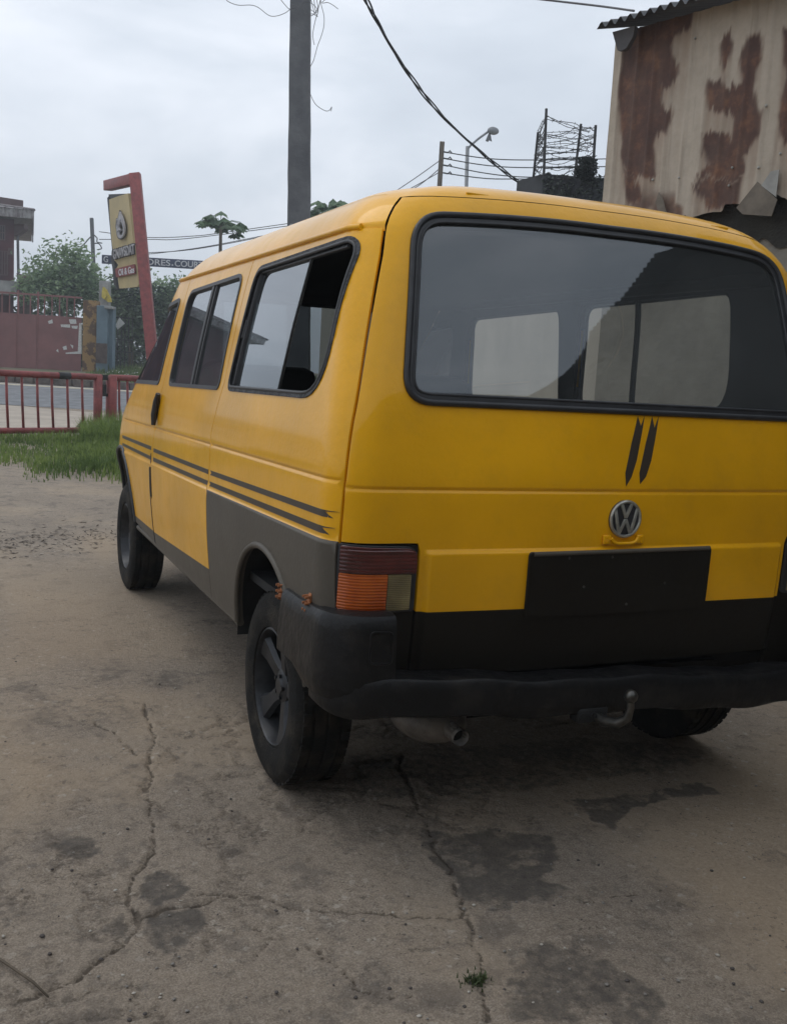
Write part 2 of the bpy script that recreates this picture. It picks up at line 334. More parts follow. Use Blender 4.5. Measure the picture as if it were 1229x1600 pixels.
def panel(name,outline,fm,parent,mats,holes=(),step=.05,rows=(),thick=.022,off=0.,regions=(),dowarp=True,edge=.004,inner=True):
    """one sheet-metal panel: a 2-D outline with holes laid on the body surface, with returned edges and an inner skin"""
    st=min(step,.04)
    loops=[dens(outline,st)]+[dens(h,st) for h in holes]
    V=[];E=[]
    for lp in loops:
        b=len(V); V+=lp; E+=[(b+i,b+(i+1)%len(lp)) for i in range(len(lp))]
    for rg,_ in regions:
        lp=dens(rg,st,True); b=len(V); V+=lp; E+=[(b+i,b+(i+1)%len(lp)) for i in range(len(lp))]
    xs=[p[0] for p in loops[0]];ys=[p[1] for p in loops[0]]
    segp=np.array(V)
    cand=[]
    nx=int((max(xs)-min(xs))/step);ny=int((max(ys)-min(ys))/step)
    for i in range(1,nx+1):
        for j in range(1,ny+1): cand.append((min(xs)+i*step-(step*.3 if j%2 else 0),min(ys)+j*step,step*.45))
    G=[]
    for x,y,md in cand:
        if not pip((x,y),outline) or any(pip((x,y),h) for h in holes): continue
        if np.min(np.hypot(segp[:,0]-x,segp[:,1]-y))<md: continue
        G.append((x,y))
    rowpts=[p for rw in rows for p in rw]
    if rowpts:
        RP=np.array(rowpts); G=[q for q in G if np.min(np.hypot(RP[:,0]-q[0],RP[:,1]-q[1]))>.012]
    V+=G
    for rw in rows:
        prev=None
        for q in rw:
            if pip(q,outline) and not any(pip(q,h) for h in holes) and np.min(np.hypot(segp[:,0]-q[0],segp[:,1]-q[1]))>.0035:
                V.append(q)
                if prev is not None: E.append((prev,len(V)-1))
                prev=len(V)-1
            else: prev=None
    vs,es,fs,_,_,_=delaunay_2d_cdt([Vector(v) for v in V],E,[],0,1e-6)
    T=[]
    mi=[]
    for f in fs:
        c=(sum(vs[i][0] for i in f)/3,sum(vs[i][1] for i in f)/3)
        if not pip(c,outline) or any(pip(c,h) for h in holes): continue
        k=0
        for rg,ix in regions:
            if pip(c,rg): k=ix
        T.append(tuple(f)); mi.append(k)
    used=sorted({i for f in T for i in f}); mp={k:i for i,k in enumerate(used)}
    P2=[tuple(vs[k]) for k in used]; T=[tuple(mp[i] for i in f) for f in T]
    W=warp if dowarp else (lambda p:p)
    e=.0015
    O=[];NR=[]
    for u,v in P2:
        p=Vector(W(fm(u,v,off))); a=Vector(W(fm(u+e,v,off)))-Vector(W(fm(u-e,v,off))); b=Vector(W(fm(u,v+e,off)))-Vector(W(fm(u,v-e,off)))
        n=a.cross(b).normalized(); q=Vector(fm(u,v,off+.01))-Vector(fm(u,v,off))
        if n.dot(q)<0: n=-n
        O.append(p);NR.append(n)
    if T:
        f=T[0]; 
        acc=0
        for f in T[:50]: acc+=(O[f[1]]-O[f[0]]).cross(O[f[2]]-O[f[0]]).dot(NR[f[0]])
        if acc<0: T=[(a,c,b) for a,b,c in T]
    # boundary edges
    cnt={}
    for f in T:
        for a,b in ((f[0],f[1]),(f[1],f[2]),(f[2],f[0])): cnt[(a,b)]=1
    bd=[(a,b) for (a,b) in cnt if (b,a) not in cnt]
    n0=len(O); verts=[tuple(p) for p in O]; faces=list(T); mats_i=list(mi); norms=[tuple(n) for n in NR]
    fm2={}
    for f,k in zip(T,mi):
        for a,b in ((f[0],f[1]),(f[1],f[2]),(f[2],f[0])): fm2[(a,b)]=k
    im=len(mats)-1
    if inner:
        base=len(verts)
        for p,n in zip(O,NR): verts.append(tuple(p-n*thick)); norms.append(tuple(-n))
        for f in T: faces.append((f[0]+base,f[2]+base,f[1]+base)); mats_i.append(im)
    for a,b in bd:
        t=(O[b]-O[a]); nn=t.cross(NR[a]).normalized(); s=len(verts)
        k=fm2[(a,b)]; mu=((P2[a][0]+P2[b][0])/2,(P2[a][1]+P2[b][1])/2)
        if inner and holes and min(math.hypot(mu[0]-h[0],mu[1]-h[1]) for hl in holes for h in hl)<.03: k=im
        verts+= [tuple(O[a]),tuple(O[b]),tuple(O[b]-NR[b]*thick),tuple(O[a]-NR[a]*thick)]
        norms+= [tuple((nn+NR[a]).normalized()),tuple((nn+NR[b]).normalized()),tuple(nn),tuple(nn)]
        faces.append((s,s+3,s+2,s+1)); mats_i.append(k)
    o=mesh(name,verts,faces,mats,parent,True,mats_i)
    o.data.normals_split_custom_set_from_vertices(norms)
    return o
def loop3(outline,fm,off,st=.03,dowarp=True):
    return [Vector((warp if dowarp else (lambda p:p))(fm(u,v,off))) for u,v in dens(outline,st)]
def ringpoly(outer,innr):   # polygon with hole as (outer, [inner])
    return outer,[innr]
def shrink(poly,d):
    c=[];n=len(poly)
    A=sum(poly[i][0]*poly[(i+1)%n][1]-poly[(i+1)%n][0]*poly[i][1] for i in range(n)); sg=1 if A>0 else -1
    for i in range(n):
        a=Vector(poly[i-1]);p=Vector(poly[i]);b=Vector(poly[(i+1)%n])
        e=(b-a)
        if e.length<1e-9: c.append(tuple(p)); continue
        e.normalize(); nrm=Vector((-e.y,e.x))*sg; c.append(tuple(p+nrm*d))
    return c
# ---- seams
def seam_ang(z): return R(float(np.interp(z,[.9,1.16,1.43,1.69,1.86],[48,44,38,32,35])))
def seam_xz(z): w,yr,r,yf,rf=ring(z); a=seam_ang(z); return (w-r+r*math.sin(a),z)
def seam_yz(z):
    x,_=seam_xz(z); w,yr,r,yf,rf=ring(z); a=seam_ang(z); return (yr+.018+r*(1-math.cos(a)),z)
def lin(a,b,n): return [a+(b-a)*i/(n-1) for i in range(n)]
TOP=1.764
DS=[(1.735,TOP),(1.77,1.60),(1.80,1.40),(1.85,1.24),(1.93,1.055),(1.965,.964),(1.998,.84),(2.007,.60),(2.007,.438)]   # front door seam (y,z)
g=.0035
def arc(cy,cz,r,a0,a1,n): return [(cy+r*math.cos(R(a)),cz+r*math.sin(R(a))) for a in lin(a0,a1,n)]
W3=fillet([(-.385,1.279),(.635,1.268),(.585,1.722),(-.375,1.742)],[.17,.05,.075,.075],7)
W2=fillet([(.765,1.266),(1.715,1.252),(1.675,1.697),(.765,1.716)],[.04,.05,.08,.06],5)
W1=fillet([(1.955,1.249),(2.72,1.238),(2.30,1.640),(1.845,1.676)],[.04,.05,.10,.05],5)
def qarch(): 
    a0=math.degrees(math.asin((.44-.40)/.385)); return arc(.03,.40,.385,180-a0,a0,26)
rowS=[[(y,gside(y)+d) for y in lin(-.55,2.9,150)] for d in (-.011,-.0055,-.002,.002,.0055,.011)]+[[(y,lside(y)+d) for y in lin(-.55,2.9,150)] for d in (-.014,-.009,-.004,.0,.005,.011)]
W3L,W2L,W1L,DSL=W3,W2,W1,DS
for s,tagside in ((-1,'left'),(1,'right')):
    f=fside(s)
    def SH(P): return [(y+(.3*ss(.9,1.2,z) if s>0 else 0),z) for y,z in P]      # the far side has its windows a little further forward
    W3,W2,DS=SH(W3L),SH(W2L),SH(DSL); W1=W1L if s<0 else fillet([(2.24,1.249),(2.78,1.238),(2.44,1.640),(2.15,1.676)],[.04,.05,.08,.05],5)
    # rear quarter
    out=[seam_yz(z) for z in lin(TOP,.93,24)]; out=[(y+g,z) for y,z in out]
    lo=[(out[-1][0],.90),(out[-1][0],.44)]
    out+=lo+qarch()+SH([(.81-g,.428),(.806-g,.60),(.79-g,.95),(.785-g,1.10),(.70-g,1.29),(.685-g,1.66),(.67-g,TOP)])
    greyp=[(-.9,.30),(-.9,.916),(-.58,.907),(.82,.873),(.82,.30)]
    qp=panel('quarter_panel',out,f,van,[M_yel,M_gry,M_lin],[W3],.05,rowS,regions=[(greyp,1)])
    # mid panel
    ds=DS
    out=SH([(.81+g,.428),(.806+g,.60),(.79+g,.95),(.785+g,1.10),(.70+g,1.29),(.685+g,1.66),(.67+g,TOP)])+[(y-g,z) for y,z in ds]
    greym=[(.5,.30),(.5,.566),(2.2,.492),(2.2,.30)]
    mp_=panel('sliding_door',out,f,van,[M_yel,M_gry,M_lin],[W2],.05,rowS,regions=[(greym,1)])
    # front door and wing side
    fa=arc(2.98,.45,.40,178,0,26)
    fy=lambda z:(ring(z)[3]-ring(z)[4]*.40)
    out=[(y+g,z) for y,z in ds]+fa+[(3.44,.44)]+[(fy(z)-g,z) for z in lin(.46,TOP,20)]
    greyf=[(1.9,.30),(1.9,.504),(2.62,.498),(2.62,.30)]
    fd=panel('front_door',out,f,van,[M_yel,M_gry,M_lin],[W1],.05,rowS,regions=[(greyf,1),([(3.10,.30),(3.10,.84),(3.60,.84),(3.60,.30)],1)])
    # glass, seals
    for Wp,own,gm,sm,nm in ((W3,qp,M_glass if s<0 else M_glassO,M_old,'rear'),(W2,mp_,M_glass if s<0 else M_glassO,M_rub,'mid'),(W1,fd,M_glassD,M_rub,'front')):
        if nm=='rear' and s<0:
            gl=[p for p in W3 if p[0]>.07]; gl=fillet([(.06,1.285),(.618,1.275),(.575,1.712),(.015,1.722)],[.004,.04,.06,.004],5)
            win=panel('side_window',gl,f,own,[gm],(),.08,thick=.004,off=-.016,inner=False)
            mb=MB(); mb.tube([warp(f(y,z,-.013)) for y,z in ((.06,1.285),(.04,1.5),(.015,1.722))],.004,6); mb.build('glass_edge',M_rub,win)
            mb=MB(); a=Vector(warp(f(.575,1.53,-.008))); mb.beam(a,Vector(warp(f(.59,1.46,-.008))),.012,.014,bev=.003); mb.build('window_latch',M_rub,win)
        else:
            win=panel('side_window',shrink(Wp,.004),f,own,[gm],(),.08,thick=.004,off=-.010,inner=False)
        panel('window_seal',shrink(Wp,-.004),f,win if not(nm=='rear' and s<0) else own,[sm],[shrink(Wp,.011 if nm!='front' else .016)],.06,thick=.02,off=.004,inner=False)
        if nm=='rear':
            mb=MB(); mb.tube(loop3(shrink(Wp,.011),f,.001),.006,6,closed=True); sharp(mb.build('window_gasket',M_rub,own),80)
            if s>0: panel('window_bar',[(.52,1.272),(.545,1.272),(.51,1.728),(.485,1.728)],f,win,[M_rub],(),.08,thick=.012,off=.001,inner=False)
            if s<0:   # sliding pane channel at the front and the top of the opening
                panel('pane_channel',[(.60,1.29),(.585,1.29),(.548,1.70),(-.30,1.715),(-.30,1.728),(.57,1.712)],f,own,[M_rub],(),.08,thick=.014,off=-.006,inner=False)
        if nm=='mid' and s<0:
            panel('window_bar',SH([(1.235,1.262),(1.265,1.262),(1.235,1.704),(1.205,1.704)]),f,win,[M_rub],(),.08,thick=.012,off=.001,inner=False)
            panel('window_bar',SH([(1.20,1.262),(1.212,1.262),(1.182,1.704),(1.17,1.704)]),f,win,[M_rub],(),.08,thick=.012,off=-.002,inner=False)
    panel('side_lining',[(-.50,1.10),(2.95,1.10),(2.40,1.60),(2.10,1.785),(-.30,1.785),(-.42,1.60)],f,van,[M_lin],[shrink(W3,-.006),shrink(W2,-.006),shrink(W1,-.006)],.09,thick=.003,off=-.034,inner=False)
    # stripes (each pair on its own panel)
    def stripe(y0,y1,zb0,zt0,zb1,zt1,own,tail=False,vfront=False):
        o=[(y1,zb1),(y0,zb0),(y0,zt0),(y1,zt1)]
        if tail: o=[(y1-.012,zb1-.002),(y0,zb0),(y0,zt0),(y1-.030,zt1+.001),(y1+.022,(zb1+zt1)/2+.004)]
        if vfront: o=[(y1,zb1),(y0,zb0),(y0-.03,(zb0+zt0)/2),(y0,zt0),(y1,zt1)]
        if tail and True: o=[(y1-.012,zb1-.002),(y0,zb0),(y0-.02,(zb0+zt0)/2),(y0,zt0),(y1-.030,zt1+.001),(y1+.022,(zb1+zt1)/2+.004)]
        panel('stripe_decal',o,f,own,[M_ink],(),.06,thick=.0012,off=.0016,inner=False)
    stripe(.765,-.535,.934,.952,.969,.985,qp,tail=True); stripe(.775,-.525,.890,.908,.923,.940,qp,tail=True)
    stripe(1.945,.80,.914,.933,.933,.951,mp_); stripe(1.952,.80,.867,.887,.889,.907,mp_,vfront=False)
    stripe(2.93,2.02,.905,.922,.917,.936,fd); stripe(2.93,2.02,.860,.877,.867,.886,fd)
    # door handle, slot between the doors
    mb=MB(); hp=[(1.885,1.205),(1.905,1.165),(1.925,1.10),(1.928,1.05)]
    mb.tube([f(y-.035,z,.016) for y,z in hp],[.012,.017,.017,.011],8); sharp(mb.build('door_handle',M_rub,mp_),60)
    panel('door_slot',[(1.975,.835),(1.998,.835),(2.000,.690),(1.985,.675),(1.972,.69)],f,mp_,[M_und],(),.05,thick=.004,off=.002,inner=False)
    panel('door_edge_trim',[(2.012,.90),(2.022,.90),(2.022,.445),(2.012,.445)],f,fd,[M_rub],(),.05,thick=.003,off=.002,inner=False)
    # pressed sill flange and wheel arch lips
    mb=MB(); mb.tube([f(y,.432,-.012) for y in lin(.42,2.58,30)],.014,8); sharp(mb.build('sill_flange',M_gry,van),80)
    mb=MB(); mb.tube([f(y,z,.0) for y,z in arc(.03,.40,.385,174,6,30)],.011,8); sharp(mb.build('arch_lip',M_gry,qp),80)
    mb=MB(); mb.tube([f(y,z,.0) for y,z in arc(2.98,.45,.40,178,15,30)],.011,8); sharp(mb.build('arch_lip',M_rub,fd),80)
    # rain gutter
    mb=MB(); mb.tube([warp(f(y,1.770,.004)) for y in lin(-.34,2.12,50)],.0085,8); sharp(mb.build('rain_gutter',M_yel,van),80)
    # tail light, black corner behind it
    cx=lambda z:seam_xz(max(z,.9))[0]
    corner=[(s*.6655,.44),(s*.6655,.902)]+[(s*(cx(.9)-.002),.902),(s*(cx(.9)-.002),.44)]
    panel('corner_panel',corner,frearplain,van,[M_blk,M_lin],(),.04,off=-.004)
    tl=empty('tail_light',(s*.78,-.6,.8),None,None); tl.parent=van; tl.matrix_parent_inverse=Matrix.Translation(-van.location)
    def lens(nm,poly,m,rad): 
        o=panel(nm,fillet([(s*x,z) for x,z in poly],rad,5),frearplain,tl,[m],(),.03,thick=.03,off=.016,inner=False); return o
    lens('red_lens',[(.880,.826),(.674,.826),(.674,.893),(.880,.899)],M_red,[.002,.002,.028,.004])
    lens('amber_lens',[(.880,.722),(.757,.716),(.757,.8235),(.880,.8235)],M_amb,[.012,.006,.002,.002])
    lens('reverse_lens',[(.7545,.724),(.688,.726),(.688,.8235),(.7545,.8235)],M_clr,.003)
    panel('lamp_body',fillet([(s*.882,.714),(s*.671,.718),(s*.671,.897),(s*.882,.903)],[.01,.01,.03,.004]),frearplain,tl,[M_rub],(),.03,thick=.03,off=.008,inner=False)
    mb=MB(); mb.tube([frearplain(s*x,.888-(.002 if x<.7 else 0),.019) for x in lin(.69,.865,12)],.003,6); mb.build('lens_rib',M_red,tl)
# ---- tailgate
SB=[seam_xz(z) for z in lin(.907,1.855,34)]
left=[(-x+g,z) for x,z in SB]; right=[(x-g,z) for x,z in SB]
tgo=[(.658,.524),(.660,.70),(.660,.885),(.667,.907)]+right+[(-x,z) for x,z in reversed([(x-g,z) for x,z in SB])]+[(-.667,.907),(-.660,.885),(-.660,.70),(-.658,.524)]
RW=fillet([(-.722,1.285),(.722,1.285),(.648,1.802),(-.648,1.802)],[.085,.085,.095,.095],8)
rows=[[(x,1.052+d) for x in lin(-.87,.87,90)] for d in (-.011,-.0055,-.002,.002,.0055,.011)]+[[(x,.8825+d) for x in lin(-.65,.65,70)] for d in (-.012,-.006,-.002,.003,.008)]+[[(s_*x,z) for z in lin(.53,.87,20)] for s_ in (-1,1) for x in (.628,.634,.640,.646,.652)]
rows+=[[(s_*(seam_xz(z)[0]-d),z) for z in lin(.92,1.85,45)] for s_ in (-1,1) for d in (.012,.03,.05,.07)]
blackreg=[(-.8,.40),(-.8,.716),(-.325,.713),(.335,.709),(.8,.706),(.8,.40)]
tg=panel('tailgate',tgo,frear,van,[M_yel,M_blk,M_lin],[RW],.04,rows,regions=[(blackreg,1)])
win=panel('rear_window',shrink(RW,.006),frearplain,tg,[M_glassR],(),.03,thick=.004,off=-.006,inner=False)
panel('window_seal',shrink(RW,-.006),frearplain,win,[M_rub],[shrink(RW,.024)],.02,thick=.02,off=.003,inner=False)
mb=MB(); mb.tube(loop3(shrink(RW,.002),frearplain,.003),.0095,8,closed=True); mb.tube(loop3(shrink(RW,.024),frearplain,.001),.005,6,closed=True); sharp(mb.build('seal_bead',M_rub,win),80)
lp=panel('number_plate_panel',fillet([(-.327,.690),(.327,.690),(.325,.884),(-.329,.879)],[.004,.004,.012,.012],4),frearplain,tg,[M_blk],(),.04,thick=.03,off=.026,inner=False)
mb=MB(); mb.tube([frearplain(x,.878+.0035*x/.33,.024) for x in lin(-.318,.318,20)],.007,8); sharp(mb.build('panel_lip',M_gry,lp),80)  # lip coloured lighter grey to stand for the highlight along its edge
for x,z in ((-.14,.775),(.155,.777),(-.2,.862),(-.05,.862),(.02,.716)): mb=MB(); mb.tube([frearplain(x,z,.026),frearplain(x,z,.0285)],.004,8); mb.build('screw_hole',M_chr,lp)
# emblem
def emb(x,z,o): return Vector(frearplain(x,.972+z,o))
e_=MB()
e_.tube([emb(.0,0,-.002),emb(0,0,.006)],.056,40); e_.build('emblem',M_rub,tg)
emo=bpy.data.objects['emblem']
e_=MB(); e_.tube([emb(.052*math.cos(t),.052*math.sin(t),.007) for t in [2*math.pi*i/48 for i in range(48)]],.0052,8,closed=True)
def bar(a,b): e_.beam(emb(a[0],a[1],.007),emb(b[0],b[1],.007),.0105,.007,up=(0,1,0),bev=.0015)
bar((-.019,.047),(0,.004));bar((.019,.047),(0,.004))
bar((-.040,.031),(-.021,-.045));bar((.040,.031),(.021,-.045));bar((-.0215,-.045),(0,-.001));bar((.0215,-.045),(0,-.001))
sharp(e_.build('emblem_letters',M_emb,emo),45)
mb=MB(); 
mb.tube([frearplain(x,z,.012) for x,z in ((-.048,.915),(-.040,.904),(-.025,.899),(.025,.899),(.040,.904),(.048,.915))],.0055,8)
for s_ in (-1,1):
    c=Vector(frearplain(s_*.060,.910,.005)); mb.box(c,.026,.010,.028,bev=.003)
    for z in (.917,.903): mb.tube([frearplain(s_*.062,z,.008),frearplain(s_*.062,z,.013)],.003,8)
sharp(mb.build('tailgate_grip',M_yel,tg),50)
D2=[[(.038,1.279),(.048,1.250),(.063,1.281),(.0325,1.150),(.014,1.100),(-.004,1.072),(-.008,1.112),(.014,1.20)],
    [(.091,1.280),(.0985,1.246),(.116,1.282),(.086,1.150),(.067,1.101),(.047,1.079),(.043,1.112),(.066,1.20)]]
for o in D2: panel('slash_decal',[(x,z-.003) for x,z in o],frearplain,tg,[M_ink],(),.03,thick=.001,off=.0018,inner=False)
for x in (-.42,.46): mb=MB(); mb.box(warp((x,reary(x,1.868)+.02,1.8695)),.075,.04,.007,bev=.003); sharp(mb.build('hinge_cover',M_yel,tg),40)
# ---- roof: rings above the gutter
def ringpts(z):
    w,yr,r,yf,rf=ring(z); P=[]
    bow=lambda x:.022*(x/.9)**2
    a1=seam_ang(max(z,.9))
    for x in lin(0,w-r,14)[:-1]: P.append((-x,yr+bow(x),'g'))
    for a in lin(0,a1,6)[:-1]: P.append((-(w-r+r*math.sin(a)),yr+bow(w-r)+r*(1-math.cos(a)),'g'))
    for a in lin(a1,math.pi/2,6): P.append((-(w-r+r*math.sin(a)),yr+.02+r*(1-math.cos(a)),'s'))
    y0=yr+.02+r; y1=yf-rf-.08
    for y in lin(y0,y1,34)[1:]: P.append((-w,y,'s'))
    for a in lin(0,math.pi/2,10)[1:]: P.append((-(w-rf+rf*math.cos(a)),y1+rf*math.sin(a),'s'))
    yfm=y1+rf
    for x in lin(w-rf,0,10)[1:]: P.append((-x,yfm+.04*(1-(x/(w-rf+1e-6))**2),'s'))
    return P
zs=[1.756,1.774,1.785,1.797,1.81,1.825,1.84,1.851,1.8575,1.868,1.878,1.887,1.895,1.902,1.908,1.914,1.92,1.926,1.933]
vs=[];fs=[]
for z in zs:
    hp=ringpts(z); full=hp+[(-x,y,t) for x,y,t in reversed(hp[1:-1])]; tags=[t for _,_,t in full]; n=len(full)
    if z<1.77: full=[(x*.991,y+(.008 if y<.5 else -.010),t) for x,y,t in full]
    vs+=[warp((x,y,z)) for x,y,t in full]
for i in range(len(zs)-1):
    for j in range(n):
        j2=(j+1)%n
        if zs[i+1]<1.86 and tags[j]=='g' and (tags[j2]=='g' or True) and (j<20 or j>n-20): continue
        if zs[i+1]<1.86 and tags[j2]=='g' and j>n-22: continue
        fs.append((i*n+j,i*n+j2,(i+1)*n+j2,(i+1)*n+j))
hp=[vs[(len(zs)-1)*n+j] for j in range(n)]; c=Vector((0,0,0))
for p in hp: c+=Vector(p)/n
b=(len(zs)-1)*n
mid=len(vs)
vs+=[tuple(Vector(p)*.5+c*.5+Vector((0,0,.004))) for p in hp]; vs.append(tuple(c+Vector((0,0,.006))))
for j in range(n): fs.append((b+j,b+(j+1)%n,mid+(j+1)%n,mid+j)); fs.append((mid+j,mid+(j+1)%n,mid+n))
nv=len(vs)
vin=[(x*.97,y+(.02 if y<.5 else -.02),z-.03) for x,y,z in vs]
roof=mesh('roof',vs+vin,fs+[tuple(i+nv for i in reversed(f)) for f in fs],[M_yel,M_lin],van,True,[0]*len(fs)+[1]*len(fs))
bm=bmesh.new(); bm.from_mesh(roof.data); loose=[v for v in bm.verts if not v.link_faces]; bmesh.ops.delete(bm,geom=loose,context='VERTS')
top=[f for f in bm.faces if f.material_index==0]; bmesh.ops.recalc_face_normals(bm,faces=bm.faces[:]); bm.to_mesh(roof.data); bm.free()
# ---- front end
fx=lambda z:(ring(z)[0]-ring(z)[4]+ring(z)[4]*math.sqrt(max(1-.60**2,0)))
edge=[(fx(z)-.004,z) for z in lin(.46,TOP,26)]
fo=[(-x,z) for x,z in edge]+list(reversed(edge))
WS=fillet([(-.70,1.20),(.70,1.20),(.62,1.72),(-.62,1.72)],.09,6)
fp=panel('front_panel',fo,ffront,van,[M_yel,M_gry,M_lin],[WS],.05,(),regions=[([(-1,.4),(-1,.60),(1,.60),(1,.4)],1)])
ws=panel('windscreen',shrink(WS,.004),ffront,fp,[M_glass],(),.07,thick=.004,off=-.006,inner=False)
panel('window_seal',shrink(WS,-.006),ffront,ws,[M_rub],[shrink(WS,.02)],.06,thick=.02,off=.003,inner=False)
panel('radiator_grille',fillet([(-.42,.78),(.42,.78),(.42,.90),(-.42,.90)],.01),ffront,van,[M_rub],(),.05,thick=.02,off=.012,inner=False)
for s in (-1,1): panel('headlight',fillet([(s*.45,.77),(s*.70,.77),(s*.70,.91),(s*.45,.91)],.02),ffront,van,[M_head],(),.04,thick=.03,off=.014,inner=False)
panel('front_bumper',fillet([(-.74,.43),(.74,.43),(.74,.64),(-.74,.64)],.03),ffront,van,[M_bump],(),.05,thick=.08,off=.07,inner=False)
# ---- rear bumper: beam and two tall corner caps in one moulding
def bplan(t,w=.940,yb=-.715,r=.15,yend=-.165):            # t in metres from the centre
    st=w-r; a=math.pi/2*r
    if t<=st: return (t,yb+.020*(t/st)**2,0,-1)
    if t<=st+a:
        th=(t-st)/r; return (st+r*math.sin(th),yb+.020+r*(1-math.cos(th)),math.sin(th),-math.cos(th))
    return (w,min(yb+.020+r+(t-st-a),yend),1,0)
def sweep(mb,ts,sec,s=1):
    rings=[]
    for i,t in enumerate(ts):
        tt=abs(t); sg=1 if t>=0 else -1; x,y,nx,ny=bplan(tt); prof=sec(t); rings.append([Vector((sg*(x+nx*o),y+ny*o,z-.036*(sg*x)/.7)) for o,z in prof])
    k=len(rings[0]); vs=[p for r in rings for p in r]; fs=[]
    for i in range(len(rings)-1):
        for j in range(k): fs.append((i*k+j,i*k+(j+1)%k,(i+1)*k+(j+1)%k,(i+1)*k+j))
    fs.append(tuple(range(k))); fs.append(tuple(range((len(rings)-1)*k+k-1,(len(rings)-1)*k-1,-1))); mb.add(vs,fs)
TE=(.940-.15)+math.pi/2*.15+.30
def dent(t): return .006*math.sin(t*9.3+1)+.004*math.sin(t*23)
def secbeam(t):
    d=dent(t); tp=.515+d*.8; k=-.030*ss(.66,1.02,abs(t))
    return [(-.10,tp-.004),(-.045,tp),(-.010+k,tp+.003),(.006+k,tp),(.012+k,tp-.007),(.016+k,.485),(.018+k,.445),(.016+k,.420),(.006+k,.409+d),(-.03+k,.404+d),(-.10,.412)]
def seccap(t):
    q=max(0,min(1,(abs(t)-.70)/.5)); hi=.688-.028*q; lo=.425+.07*max(0,(abs(t)-1.1)/.25)
    return [(-.075,hi+.004),(-.045,hi+.006),(-.022,hi),(-.012,hi-.014),(-.008,hi-.04),(-.006,.60),(-.003,.54),(-.002,.48),(-.008,lo+.022),(-.022,lo+.006),(-.04,lo),(-.075,lo)]
mb=MB(); sweep(mb,lin(-(.79+.27),.79+.27,76),secbeam)
for s in (-1,1): sweep(mb,[s*t for t in lin(.752,TE,36)],seccap)
bump=sharp(mb.build('rear_bumper',M_bump,van),38)
for s in (-1,1):      # recessed fog lamp blank in each corner cap
    mb=MB(); mb.tube([Vector((s*x,bplan(x)[1]+.004,z-.036*s*x/.7)) for x,z in fillet([(.765,.56),(.825,.56),(.825,.645),(.765,.645)],.012,4)],.003,6,closed=True); mb.build('lamp_blank',M_bump,bump)
def bxy(yy): return -.940
for y,z in ((-.195,.700),(-.445,.722)):                    # rusty tie brackets holding the loose corner cap
    mb=MB(); x=-(sidex(y,z)+.012)
    mb.beam((x-.008,y,z-.035),(x+.004,y,z+.018),.022,.008,up=(1,0,0),bev=.002)
    for dz in (-.026,-.008,.010):
        for dy in (-.010,.010): mb.tube([(x-.002,y+dy,z+dz),(x-.018,y+dy,z+dz-.002)],.0042,8)
    sharp(mb.build('bumper_bracket',M_rust,bump),40)
